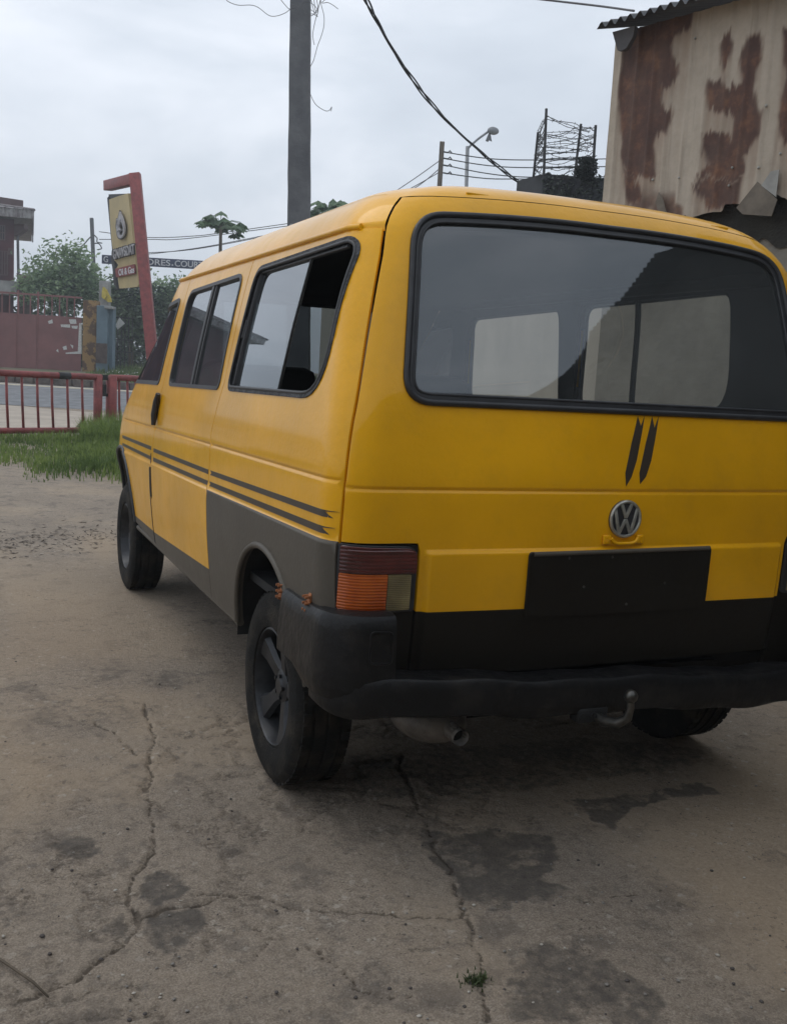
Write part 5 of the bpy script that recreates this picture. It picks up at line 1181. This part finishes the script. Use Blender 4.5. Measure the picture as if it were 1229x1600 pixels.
for u,v,l_,rot,dd in ((202,574,.5,.5,34.5),(192,571,.45,-.2,35.),(187,562,.4,.9,36.5),(204,564,.55,.1,36.),(176,559,.35,.4,37.),(212,576,.3,.6,34.)):
    p=ground_at(u,v,dd); mb=MB(); a_=Vector((math.cos(rot),math.sin(rot),.12)); mb.beam(p-a_*l_/2+Vector((0,0,.08)),p+a_*l_/2+Vector((0,0,.12)),.10,.03); o_=mb.build('litter_scrap',M_white); tag(o_,'pale scraps of litter strewn on the green bank','litter','litter scraps on the bank')
# ---- concrete pole with tangled wires
D=13.; p1=at(469.5,0,D); p0=at(467.2,345,D); dr=(p1-p0).normalized(); bs=p0-dr*((p0.z+.1)/dr.z); tp=p1+dr*2.6
pole=empty('concrete_pole',(bs.x,bs.y,0),'tall square concrete utility pole behind the van roof','pole')
mb=MB(); ax_=RH_v=Vector(tuple(RH)); yy=dr.cross(ax_).normalized(); xx=yy.cross(dr)
L_=(tp-bs).length; w0=.318; w1=.235
rings=[];M_=40
for i in range(M_+1):
    t=i/M_; c=bs+dr*L_*t; w=w0+(w1-w0)*t
    pl=[]
    for sx,sy in ((-1,-1),(1,-1),(1,1),(-1,1)): 
        j=.006*(random.random()-.5); pl+=[c+xx*(w/2*sx+j)+yy*(w*.42*sy+j)]
    rings.append(pl)
mb.add([p for r_ in rings for p in r_],[(i*4+j,i*4+(j+1)%4,(i+1)*4+(j+1)%4,(i+1)*4+j) for i in range(M_) for j in range(4)]+[(M_*4,M_*4+1,M_*4+2,M_*4+3)])
mb.build('shaft',M_conc,pole)
mb=MB(); q=at(459,357,D-.22); mb.box(q,.11,.03,.11,bev=.01); mb.build('white_box',M_cpale,pole); mb=MB(); mb.box(q+Vector(tuple(-FH*.02))-Vector((0,0,.02)),.07,.012,.04); mb.build('green_label',mat('green_label_paint',(.03,.16,.08),.6),pole)
def px(pts,D): return [at(u,v,D+ (0 if len(p_)==0 else p_[0])) for u,v,*p_ in pts]
def smooth(P,k=6):
    P=[Vector(p) for p in P]; out=[]
    for i in range(len(P)-1):
        a=P[max(i-1,0)];b=P[i];c=P[i+1];d=P[min(i+2,len(P)-1)]
        for j in range(k):
            t=j/k; out.append(.5*((2*b)+(c-a)*t+(2*a-5*b+4*c-d)*t*t+(3*b-3*c+d-a)*t**3))
    out.append(P[-1]); return out
Dp=12.78
W=[([(350,-6),(356,2),(372,8),(392,8),(404,12),(420,24),(432,25),(446,20),(456,13),(470,12)],.0042),([(436,-4),(444,6),(452,14),(460,12),(466,17)],.0042),
   ([(520,-10),(503,4),(512,4),(520,8),(528,14)],.004),([(502,-6),(498,10),(488,24),(478,22),(473,10),(476,0),(484,-4)],.0045),([(494,-4),(497,16),(493,30),(489,50),(489,60),(491,70)],.0045),
   ([(500,-8),(502,8),(506,24),(506,40),(502,56),(496,72),(490,94),(484,106),(481,120),(482,136),(486,150),(494,164),(508,173),(515,172),(518,167),(517,174)],.0042),
   ([(484,14),(492,20),(496,26),(490,22),(484,22)],.004),([(486,0),(490,16),(492,24)],.0045),([(490,-4),(494,20),(500,2),(499,-5)],.0045),([(478,18),(470,12),(473,5),(480,3),(488,6),(496,14)],.004),([(455,8),(462,9),(465,14),(462,19)],.0035)]
for pts,r_ in W:
    mb=MB(); mb.tube(smooth(px(pts,Dp)),r_,5); mb.build('loose_wire',M_wire2,pole,True)
# ---- thick twisted service cable
def sag(P): return smooth(P,10)
cp=[at(560,-28,9.0),at(572,0,9.4),at(590,35,9.9),at(612,75,10.5),at(640,118,11.2),at(672,160,12.0),at(705,196,12.8),at(740,228,13.6),at(775,258,14.3),at(808,283,15.)]
cp=sag(cp); mb=MB()
for ph in (0,2.1,4.2):
    mb.tube([p+Vector((math.cos(ph+i*.22)*.015,0,math.sin(ph+i*.22)*.015))*(1+.5*math.sin(i*.17)) for i,p in enumerate(cp)],.0095,5)
tag(mb.build('service_cable',M_wire,smooth=True,fix=False),'thick twisted black cable sagging down to the dark ivy wall','cable')
def wire(pts,r_,label,cat='wire',group=None):
    mb=MB(); mb.tube(smooth([at(*p) for p in pts],5),r_,5); return tag(mb.build('overhead_wire',M_wire2 if r_<.02 else M_wire,smooth=True),label,cat,group)
wire([(800,-6,12),(880,3,11.5),(940,10,11),(990,17,10.4)],.012,'single dark wire running to the corrugated eaves at top right')
gq='thin lines strung from the wooden pole to the right'
for i,(v0,v1,v2) in enumerate(((237,250,250),(247,262,262),(257,277,262+10),(270,280,281))): wire([(690,v0,39),(760,(v0+v1)/2+4,39.5),(830,v1,40),(960,v2-2 if i<2 else v2+4,41)],.022,'thin lines fanning right from the wooden pole behind the van','wire',gq)
gq='thin lines strung from the wooden pole to the left'
for v0,uu,v1,u2,v2 in ((250,600,308,540,330),(268,600,312,520,345),(262,560,324,470,360)): wire([(688,v0,39),(640,(v0+v1)/2+5,40),(uu,v1,41),(u2,v2,42)],.018,'thin lines sloping left from the wooden pole to behind the van roof','wire',gq)
gq='thin lines crossing the sky behind the red sign'
for q in ([(155,362,52),(232,371,52),(300,369,51),(345,364,50),(452,349,48)],[(155,374,52),(232,374,52),(290,373,51),(450,353,48)],[(232,395,52),(300,390,51),(400,372,49),(452,357,48)],[(232,397,52),(260,394,51),(330,384,50),(452,360,48)]): wire(q,.02,'thin lines crossing low behind the red sign and the papaya','wire',gq)
# wooden pole, lamp post, small pole
D=39.; p1=at(690.5,222,D); p0=at(686,297,D); dr=(p1-p0).normalized(); bs=p0-dr*((p0.z-1.)/dr.z)
o_=empty('wooden_pole',(bs.x,bs.y,1.0),'dark wooden utility pole with wire hooks behind the van roof','pole')
mb=MB(); mb.beam(bs,p1,.19,.19,up=tuple(RH),bev=.02); mb.build('shaft',M_wood,o_)
for v in (237,247,258,270): q=at(692,v,D-.15); mb=MB(); mb.tube([q,q+Vector((.18,-.05,-.02)),q+Vector((.26,-.08,.06)),q+Vector((.34,-.1,-.04))],.03,6); mb.build('insulator_hook',M_blkm,o_)
D=44.; p1=at(730,229,D); p0=at(728,297,D); dr=(p1-p0).normalized(); bs=p0-dr*((p0.z-1.)/dr.z)
o_=empty('street_lamp',(bs.x,bs.y,1.0),'grey street lamp with a round head on an angled arm','street lamp')
M_grys=mat('grey_galvanised',(.20,.21,.22),.5,.2,3,metal=.3)
mb=MB(); mb.tube([bs,p1],.085,10); mb.build('mast',M_grys,o_,True)
mb=MB(); mb.tube([at(729.5,234,D),at(735,227,D),at(748,216,D),at(762,206,D)],.05,8); mb.build('arm',M_grys,o_,True)
mb=MB(); c=at(770,204.5,D); mb.ball(c,.28,.20,.17,10); mb.build('lamp_head',M_grys,o_,True)
mb=MB(); mb.prism([at(u,v,D) for u,v in ((763,208),(766,209),(768,221),(764,219),(762,221.5),(758,220))],FH_v*.05); mb.build('hanging_rag',M_conc,o_)
D=47.; p1=at(143.5,341,D); p0=at(146,402,D); dr=(p1-p0).normalized(); bs=p0-dr*((p0.z-1.)/dr.z)
o_=empty('slim_pole',(bs.x,bs.y,1.),'slim grey pole rising behind the leafy tree left of the sign','pole')
mb=MB(); mb.beam(bs,p1,.15,.15,up=tuple(RH)); mb.build('shaft',M_conc,o_)
for pts in ([(143,369),(138,374),(132,381),(126,386)],[(146,366),(152,372),(152,378),(160,380)],[(146,380),(155,381),(159,388),(154,390)]): mb=MB(); mb.tube(smooth([at(u,v,D) for u,v in pts]),.03,5); mb.build('loose_wire',M_wire2,o_,True)
# ---- dark ivy wall with a razor wire cage on it
M_dwall=mat('dark_mossy_wall',(.030,.033,.038),.9,.3,2,bump=.3)
D=15.; a=at(806,300,D); c=at(842,300,15.); e=at(952,300,14.0)
zt_=at(842,272,15.).z
o_=empty('ivy_wall',((a.x+e.x)/2,(a.y+e.y)/2,0),'dark wall overgrown with ivy behind the van roof','wall')
a0=at(806,283,16.5); mb=MB()
F_=[(at(806,300,16.2)),(at(846,300,15.)),(at(955,300,14.)),(at(985,300,16.))]
tops=[at(806,283,16.2).z,zt_,at(955,280,14.).z,at(955,280,14.).z]
v=[Vector((p.x,p.y,0)) for p in F_]+[Vector((p.x,p.y,z)) for p,z in zip(F_,tops)]
mb.add(v,[(0,1,5,4),(1,2,6,5),(2,3,7,6),(4,5,6,7),(3,0,4,7)]); mb.build('masonry',M_dwall,o_)
rgl=np.random.default_rng(5); LP=[];LS=[]
for i in range(1500):
    t=rgl.random(); s_=rgl.random()**.8; p=F_[1].lerp(F_[2],t); zt2=tops[1]+(tops[2]-tops[1])*t; LP.append((p.x-FH[0]*.05*rgl.random(),p.y-FH[1]*.05*rgl.random(),zt2+.03-(1.2*s_))); LS.append(.06+.05*rgl.random())
leaves('ivy',LP,LS,leafmat('ivy_leaves',(.085,.10,.085),(.018,.026,.022),3.),o_,seedn=5)
mb=MB(); LP=[];LS=[]
for i in range(900):
    b_=wblob(915,262,14.2,15,20); d_=rgl.normal(size=3); d_/=np.linalg.norm(d_); q=np.array(b_[:3])+d_*np.array(b_[3:6])*rgl.random()**.4; LP.append(q); LS.append(.07)
leaves('ivy',LP,LS,leafmat('ivy_clump_leaves',(.055,.065,.06),(.018,.024,.024),3.),o_,seedn=6)
cage=empty('razor_wire_cage',at(880,275,14.6),'coils of razor wire strung on four posts above the ivy wall','wire cage')
posts=[((853,170),(849,274),14.4),((840,207),(833,276),15.2),((907,194),(897,276),15.2),((930,196),(926,260),14.4)]
for (u0,v0),(u1,v1),D in posts: mb=MB(); mb.beam(at(u1,v1,D),at(u0,v0,D),.035,.035,up=tuple(RH)); mb.build('post',M_blkm,cage)
def pint(i,t): (u0,v0),(u1,v1),D=posts[i]; return at(u0+(u1-u0)*t,v0+(v1-v0)*t,D)
rr=random.Random(4); order=[0,3,2,1]
for k in range(22):
    t=.06+.9*k/22; e_=[]
    i0=rr.randrange(4)
    for j in range(3):
        A=pint(order[(i0+j)%4],min(.99,max(.02,t+rr.uniform(-.07,.07)))); B=pint(order[(i0+j+1)%4],min(.99,max(.02,t+rr.uniform(-.07,.07))))
        sg_=rr.uniform(-.09,.07)
        for s_ in range(7):
            q=A.lerp(B,s_/7); e_.append(q+Vector((rr.uniform(-.012,.012),rr.uniform(-.012,.012),math.sin(math.pi*s_/7)*sg_+rr.uniform(-.012,.012))))
    P_=smooth(e_,3); mb=MB(); mb.tube(P_,.0048,4)
    for q in P_[::3]:
        for _ in range(1): dv=Vector((rr.uniform(-1,1),rr.uniform(-1,1),rr.uniform(-1,1))).normalized()*.022; mb.tube([q-dv,q+dv],.004,3)
    mb.build('razor_wire',M_blkm,cage,fix=False)
# ---- rusty zinc shed on the right
E0=onax(935,40,2,4.0); ddir=Vector((math.sin(R(163.4)),math.cos(R(163.4)),0))       # eave runs towards the viewer
ub=ddir; unr=Vector((-ub.y,ub.x,0)); 
if unr.x>0: unr=-unr                                                          # wall faces the van
W0=onpl(962,66,E0-unr*.28,unr); W0.z=0
LW=3.9; zb_=2.66; zt_=4.02
shed=empty('rusty_shed',(W0+ub*3)-unr*2,'rusty corrugated zinc shed on a stained block wall, right of the van','shed')
def wp(u,v): p=onpl(u,v,W0,unr); return ((p-W0).dot(ub),p.z)
RUST=[[(985,25),(1050,10),(1085,5),(1078,45),(1062,50),(1048,62),(1050,85),(1058,105),(1056,122),(1048,135),(1036,132),(1032,150),(1034,172),(1046,172),(1049,190),(1044,204),(1028,208),(1022,225),(1020,262),(1022,275),(1000,280),(985,280),(977,265),(972,245),(974,215),(970,200),(966,170),(970,120),(974,80)],
 [(1176,50),(1184,55),(1190,75),(1192,92),(1182,112),(1176,140),(1182,155),(1190,180),(1186,210),(1172,238),(1160,240),(1166,262),(1165,275),(1150,280),(1095,280),(1090,272),(1108,268),(1104,245),(1098,235),(1100,218),(1118,212),(1146,214),(1150,180),(1130,178),(1110,172),(1108,145),(1112,125),(1128,120),(1136,140),(1160,132),(1160,110),(1158,85),(1166,62)],
 [(1128,65),(1142,52),(1145,65),(1140,92),(1134,105),(1128,92)],[(1225,40),(1260,40),(1260,230),(1225,215),(1217,190),(1220,160),(1230,120),(1222,90)],[(976,270),(990,282),(1000,300),(1005,318),(985,318)],[(1085,285),(1160,282),(1150,325),(1105,325)]]
LLs=np.concatenate([np.arange(0,2.6,.012),np.arange(2.6,LW+.05,.04)]); nl=len(LLs); nz=110
PITCH_=.152
def prof(l): 
    a=(l/PITCH_)%1.0
    return .012*math.exp(-((a-.5)/.10)**2)+.004*math.sin(l*3.1)+.006*math.sin(l*1.3+1)
gl,gz=np.meshgrid(LLs,np.linspace(0,1,nz),indexing='ij')
bot=zb_+.10*(vnoise(LLs*3.1,LLs*0,5)-.5)-.10*(np.floor(LLs/.61)%2)*vnoise(np.floor(LLs/.61)*7.7,LLs*0,8)+.05*sstep(.4,.6,vnoise(LLs*8,LLs*0,9))
for pts,dzb in (((0.0,.2),-.02),):
    pass
zzw=bot[:,None]+(zt_-bot[:,None])*gz
pr=np.array([prof(l) for l in LLs])[:,None]+.010*(fbm(gl*2.2,zzw*2.2,3,3)-.5)
lap=(np.floor(gl/.76)%2)*.006
off=pr+lap
vx=W0.x+ub.x*gl+unr.x*off; vy=W0.y+ub.y*gl+unr.y*off
rust=np.zeros(gl.size)
gln=gl.ravel(); gzn=zzw.ravel()
ql=gln+.05*(fbm(gln*9,gzn*5,3,21)-.5)+.02*(fbm(gln*40,gzn*8,2,22)-.5); qz=gzn+.10*(fbm(gln*12,gzn*4,3,23)-.5)+.09*(fbm(gln*60,gzn*3,2,24)-.5)
for pl in RUST:
    P_=[wp(u,v) for u,v in pl]; d=dpoly(ql,qz,P_,True); sg=np.where(inside(ql,qz,P_),-d,d); rust=np.maximum(rust,(1-sstep(-.012,.026,sg))*(.93+.07*sstep(.3,.6,fbm(gln*14,gzn*5,3,61))))
rest=(gln>1.95); rust=np.where(rest,np.maximum(rust,sstep(.52,.58,fbm(gln*1.6,gzn*.8,4,30))),rust)
rust=np.maximum(rust,.8*sstep(.16,.0,gzn-zb_-.10*fbm(gln*5,gzn*2,3,44))*sstep(.5,.62,fbm(gln*5,gzn*4,3,40)))
idx=np.arange(nl*nz).reshape(nl,nz); q=np.stack([idx[:-1,:-1],idx[1:,:-1],idx[1:,1:],idx[:-1,1:]],-1).reshape(-1,4)
me=bpy.data.meshes.new('zinc_wall'); me.from_pydata(np.stack([vx.ravel(),vy.ravel(),zzw.ravel()],-1).tolist(),[],q.tolist()); me.update(); me.polygons.foreach_set('use_smooth',[True]*len(me.polygons))
R2=rust.reshape(nl,nz).copy(); sk=.90+.085*vnoise(LLs*38,LLs*0,77)[:]; dp=R2.copy()
for k in range(nz-2,-1,-1): dp[:,k]=np.maximum(R2[:,k],dp[:,k+1]*sk)
a_=me.attributes.new('drip','FLOAT','POINT'); a_.data.foreach_set('value',dp.ravel().astype(np.float32))
a_=me.attributes.new('rust','FLOAT','POINT'); a_.data.foreach_set('value',rust.astype(np.float32))
m,t,o=nt('painted_zinc_with_rust'); L=t.links.new; b=N(t,'ShaderNodeBsdfPrincipled',Roughness=.7); b.inputs['Specular IOR Level'].default_value=.3; tc=N(t,'ShaderNodeTexCoord')
c=ramp(noise(2.2),[(.30,(.40,.345,.275)),(.70,(.54,.47,.385))]); c=mixc(.35,c,ramp(noise(14,7.,.7),[(.3,(.27,.23,.18)),(.7,(.48,.42,.345))]))
mp=N(t,'ShaderNodeMapping'); mp.inputs['Scale'].default_value=(9,9,.7); L(tc.outputs['Object'],mp.inputs['Vector']); ns=N(t,'ShaderNodeTexNoise',Scale=1.6,Detail=5.); L(mp.outputs[0],ns.inputs['Vector']); st_=ramp(ns.outputs['Fac'],[(.56,(0,0,0)),(.72,(1,1,1))]); c=mixc(mul(st_,.4),c,(.15,.115,.085))
rc=ramp(noise(7,6.,.65),[(.30,(.070,.043,.037)),(.52,(.110,.060,.046)),(.70,(.21,.105,.062))]); c=mixc(mul(attr('drip'),.55),c,(.20,.115,.07)); c=mixc(attr('rust'),c,rc); L(c,b.inputs['Base Color'])
bp=N(t,'ShaderNodeBump',Strength=.25,Distance=.01); L(noise(60,4.),bp.inputs['Height']); L(bp.outputs[0],b.inputs['Normal']); L(b.outputs[0],o.inputs['Surface'])
me.materials.append(m); zw=link('zinc_wall',me,shed)
# block wall below, ragged sheet ends and hanging scraps
M_blk2=mat('stained_block_wall',(.34,.32,.27),.9,.2,1.6,c2=(.20,.185,.155),bump=.4,bscale=22)
mb=MB(); B=W0-unr*.10; mb.hexa([B,B+ub*LW,B+ub*LW-unr*.2,B-unr*.2]+[p+Vector((0,0,2.66)) for p in (B,B+ub*LW,B+ub*LW-unr*.2,B-unr*.2)]); mb.build('block_wall',M_blk2,shed)
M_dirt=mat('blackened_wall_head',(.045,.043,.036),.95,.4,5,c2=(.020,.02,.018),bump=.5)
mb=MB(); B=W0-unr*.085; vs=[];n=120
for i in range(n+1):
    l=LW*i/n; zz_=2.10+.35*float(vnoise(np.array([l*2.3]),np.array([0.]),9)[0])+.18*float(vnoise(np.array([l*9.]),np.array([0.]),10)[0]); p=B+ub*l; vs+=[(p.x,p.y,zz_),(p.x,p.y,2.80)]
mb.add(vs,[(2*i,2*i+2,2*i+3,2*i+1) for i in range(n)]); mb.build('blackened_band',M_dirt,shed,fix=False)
M_scr=mat('pale_zinc_scrap',(.33,.33,.31),.6,.2,6); M_scr2=mat('brown_zinc_scrap',(.16,.135,.105),.7,.3,6)
for i,(pl,m_) in enumerate((([(1217,265),(1204,268),(1189,290),(1212,308)],M_scr),([(1183,284),(1150,325),(1160,335),(1205,338),(1214,312)],M_scr2),([(1029,300),(1024,316),(1028,330),(1041,332),(1036,312)],M_scr2))):
    mb=MB(); mb.prism([onpl(u,v,W0+unr*.05,unr) for u,v in pl],unr*.006); mb.build('loose_sheet',m_,shed)
mb=MB()
for u,v in ((1196,165),(1143,262),(1184,262),(1060,278),(1019,281),(1218,240),(1138,290),(1085,60)): p=onpl(u,v,W0+unr*.02,unr); mb=MB(); mb.ball(p,.009,n=5); mb.build('roofing_nail',M_scr,shed,True)
# corrugated roof, fascia board under the eave
zc=E0.z; vs=[];fs=[]; pit=.084; nn_=int((LW+.6)/pit*6); rise=.30
for i in range(nn_+1):
    l=-.02+(LW+.6)*i/nn_; h=.022*math.sin(2*math.pi*l/pit); p=E0+ub*l
    for o_,dz_ in ((0,0),(-4.6,4.6*rise)): q=p+unr*o_; vs.append((q.x,q.y,zc+dz_+h))
fs=[(2*i,2*i+2,2*i+3,2*i+1) for i in range(nn_)]
sr=mesh('corrugated_roof',vs,fs,mat('dark_zinc_roof',(.075,.08,.085),.6,.35,3,c2=(.04,.04,.042)),shed,True)
mb=MB(); e0=E0+ub*.05-unr*.10; mb.prism([e0+Vector((0,0,-.03)),e0+ub*.20+Vector((0,0,-.03)),e0+ub*.19+Vector((0,0,-.10)),e0+ub*.14+Vector((0,0,-.17)),e0+ub*.10+Vector((0,0,-.18)),e0+ub*.06+Vector((0,0,-.17))],-unr*.04); mb.build('eaves_board',mat('dark_eaves_board',(.085,.082,.085),.8,.3,3),shed)
mb=MB(); 
for l in (.3,1.5,2.7,3.8): p=W0+ub*l-unr*.06; mb=MB(); mb.beam((p.x,p.y,2.7),(p.x,p.y,4.0),.06,.06); mb.build('stud',M_wood,shed)
mb=MB()
p0_=W0-unr*.08; mb.hexa([p0_+Vector((0,0,2.6)),p0_-unr*3.9+Vector((0,0,0)),p0_-unr*3.9+Vector((0,0,.01))-ub*.02,p0_-ub*.02+Vector((0,0,2.6)),p0_+Vector((0,0,4.05)),p0_-unr*3.9+Vector((0,0,5.2)),p0_-unr*3.9-ub*.02+Vector((0,0,5.2)),p0_-ub*.02+Vector((0,0,4.05))]); mb.build('end_wall',M_rustw,shed)
# ---- lean-to mirrored in the rear window; unseen wall added to darken the yard
q0=Vector((2.30,-.55,4.02)); q1=Vector((3.15,-6.6,4.02)); b2=(q1-q0).normalized(); n2=Vector((b2.y,-b2.x,0)); n2=n2 if n2.x<0 else -n2; L2=(q1-q0).length
ls=empty('lean_to',((q0+q1)/2-n2*1.5).to_tuple()[:2]+(0,),'dark corrugated lean-to mirrored in the right half of the rear window','shed')
vs=[];nn_=int(L2/.09*6)
for i in range(nn_+1):
    l=L2*i/nn_; h=.016*math.sin(2*math.pi*l/.09); p=q0+b2*l
    for o_,dz_ in ((0,0),(-3.2,1.3)): c_=p+n2*o_; vs.append((c_.x,c_.y,c_.z+dz_+h))
mesh('corrugated_roof',vs,[(2*i,2*i+2,2*i+3,2*i+1) for i in range(nn_)],bpy.data.materials['dark_zinc_roof'],ls,True)
mb=MB(); a=q0-n2*.30;c_=q1-n2*.30; mb.hexa([Vector((p.x,p.y,0)) for p in (a,c_,c_-n2*2.6,a-n2*2.6)]+[Vector((p.x,p.y,z_)) for p,z_ in ((a,4.0),(c_,4.0),(c_-n2*2.6,5.05),(a-n2*2.6,5.05))]); mb.build('wall',mat('dark_lean_to_wall',(.060,.058,.052),.9,.3,1.2),ls)  # lean-to wall in one very dark tone
cw=empty('compound_wall',(W0-ub*5).to_tuple(),'pale compound wall seen through the van windows on its far side','wall')
mb=MB(); ue=Vector((-.06,-1,0)).normalized(); ne=Vector((-1,.06,0)).normalized(); A_=W0-ne*.12-ue*.05; B_=A_-ue*8.; mb.hexa([A_,B_,B_-ne*.2,A_-ne*.2]+[p+Vector((0,0,2.62)) for p in (A_,B_,B_-ne*.2,A_-ne*.2)]); mb.build('masonry',mat('pale_streaked_render',(.56,.52,.44),.9,.15,1.2,c2=(.42,.39,.33),stretch=(1,1,.35),bump=.2),cw); mb=MB(); A_=A_+ne*.04;B_=B_+ne*.04; mb.hexa([p+Vector((0,0,2.62)) for p in (A_,B_,B_-ne*.28,A_-ne*.28)]+[p+Vector((0,0,2.70)) for p in (A_,B_,B_-ne*.28,A_-ne*.28)]); mb.build('coping',M_conc,cw)
bw=empty('shading_wall',(-3.5,-5.9,0),'tall unseen wall added behind the viewer to shade the yard and the van rear','wall')
mb=MB(); mb.box((-3.5,-5.9,1.95),14,.2,3.9); mb.build('masonry',M_blk2,bw); mb=MB(); mb.box((-3.5,-5.9,3.94),14.1,.3,.08); mb.build('coping',M_conc,bw)
# ---- small things on the yard
rg3=random.Random(9)
mb=MB(); p=onax(743,1535,2,0); PT=[];HT=[]
for i in range(240):
    a_=rg3.uniform(0,6.28); r_=abs(rg3.gauss(0,.017)); PT.append((p.x+math.cos(a_)*r_,p.y+math.sin(a_)*r_,-.004)); HT.append(rg3.uniform(.006,.022))
tag(grass('weed_tuft',PT,HT,mat('dull_weed',(.055,.075,.025),.8,.3,30),wid_=.0022,seedn=7),'small green weed tuft growing from a crack in the yard','weed')
a_=onax(0,1505,2,0);b_=onax(76,1562,2,0); mb=MB(); mb.tube([a_+(a_-b_)*.2+Vector((0,0,.008)),a_.lerp(b_,.3)+Vector((0,0,.012)),a_.lerp(b_,.65)+Vector((.004,0,.010)),b_+Vector((0,0,.006))],[.0035,.003,.003,.002],6); tag(mb.build('dry_twig',M_wood,smooth=True),'thin dry twig lying at the lower left of the yard','twig')
M_peb=[mat('pale_pebble',(.40,.37,.32),.85,.2,30),mat('grey_pebble',(.20,.185,.165),.85,.2,30),mat('dark_pebble',(.07,.06,.055),.85,.2,30)]
pbm=[]
for k in range(6):
    bm=bmesh.new(); bmesh.ops.create_icosphere(bm,subdivisions=2,radius=1)
    for v in bm.verts: v.co*=1+.35*(rg3.random()-.5); v.co.z*=.55
    me=bpy.data.meshes.new('pebble'); bm.to_mesh(me); bm.free(); me.materials.append(M_peb[k%3]); me.polygons.foreach_set('use_smooth',[True]*len(me.polygons)); pbm.append(me)
for k in range(230):
    u=rg3.uniform(-40,1270); v=rg3.choice((rg3.uniform(1240,1640),rg3.uniform(1400,1640),rg3.uniform(880,1240)))
    p=onax(u,v,2,0)
    if -.95<p.x<.95 and -.4<p.y<3.5: continue
    o_=bpy.data.objects.new('pebble',pbm[rg3.choice((0,1,1,2,4,3,5,2))]); COL.objects.link(o_); s_=rg3.uniform(.0018,.0055)*(1.5 if rg3.random()<.08 else 1); o_.scale=(s_,s_*rg3.uniform(.7,1.3),s_); o_.rotation_euler=(0,0,rg3.uniform(0,6)); o_.location=(p.x,p.y,.002); tag(o_,'small loose pebbles scattered over the yard','pebble','pebbles on the yard')
# air: even haze in a closed box round everything
m,t,o=nt('humid_air'); pv=N(t,'ShaderNodeVolumePrincipled'); pv.inputs['Color'].default_value=(.86,.91,.96,1); pv.inputs['Density'].default_value=.0026; pv.inputs['Anisotropy'].default_value=.2; t.links.new(pv.outputs[0],o.inputs['Volume'])
mb=MB(); mb.box((2,32,6.5),110,96,16); hz=mb.build('haze',m); tag(hz,'thin humid haze in the air over the yard and road','haze',kind='stuff')
# ================================================================== LIGHT
w=bpy.data.worlds.new('World'); SC.world=w; w.use_nodes=True; t=w.node_tree; t.nodes.clear(); L=t.links.new
ow=t.nodes.new('ShaderNodeOutputWorld'); bg=N(t,'ShaderNodeBackground',Strength=.10); L(bg.outputs[0],ow.inputs[0])
EL,AZ=R(58),R(-35)
sky=N(t,'ShaderNodeTexSky'); sky.sky_type='NISHITA'; sky.sun_disc=False; sky.sun_elevation=EL; sky.sun_rotation=AZ; sky.air_density=1.; sky.dust_density=3.
tc=N(t,'ShaderNodeTexCoord'); mp=N(t,'ShaderNodeMapping'); mp.inputs['Scale'].default_value=(1.,1.,2.6); L(tc.outputs['Generated'],mp.inputs['Vector'])
n1=N(t,'ShaderNodeTexNoise',Scale=2.1,Detail=7.,Roughness=.52); n1.inputs['Distortion'].default_value=.25; L(mp.outputs[0],n1.inputs['Vector'])
cr=N(t,'ShaderNodeValToRGB'); e=cr.color_ramp.elements
KS=1.18
e[0].position=.32; e[0].color=(5.2*KS,5.75*KS,6.5*KS,1); e[1].position=.62; e[1].color=(8.0*KS,8.4*KS,9.1*KS,1); k=e.new(.47); k.color=(6.2*KS,6.75*KS,7.5*KS,1)
L(n1.outputs['Fac'],cr.inputs['Fac'])
sx=N(t,'ShaderNodeSeparateXYZ'); L(tc.outputs['Generated'],sx.inputs[0]); mr=N(t,'ShaderNodeMapRange'); mr.inputs['From Min'].default_value=.0; mr.inputs['From Max'].default_value=.26; mr.inputs['To Min'].default_value=.84; mr.inputs['To Max'].default_value=1.0; L(sx.outputs['Z'],mr.inputs['Value'])
mm=N(t,'ShaderNodeMixRGB',blend_type='MULTIPLY'); mm.inputs[0].default_value=1.; L(cr.outputs[0],mm.inputs[1]); L(mr.outputs[0],mm.inputs[2])
mx=N(t,'ShaderNodeMixRGB'); mx.inputs[0].default_value=.93; L(sky.outputs[0],mx.inputs[1]); L(mm.outputs[0],mx.inputs[2]); L(mx.outputs[0],bg.inputs[0])
sl=bpy.data.lights.new('sun','SUN'); sl.energy=.5; sl.angle=R(30); sl.color=(1,.96,.90); so=bpy.data.objects.new('sun',sl); COL.objects.link(so)
dv=Vector((math.sin(AZ)*math.cos(EL),math.cos(AZ)*math.cos(EL),math.sin(EL))); so.rotation_euler=dv.to_track_quat('Z','Y').to_euler()
SC.view_settings.view_transform='Standard'; SC.view_settings.look='None'; SC.view_settings.exposure=.12; SC.view_settings.gamma=1
SC.cycles.max_bounces=8; SC.cycles.transparent_max_bounces=16
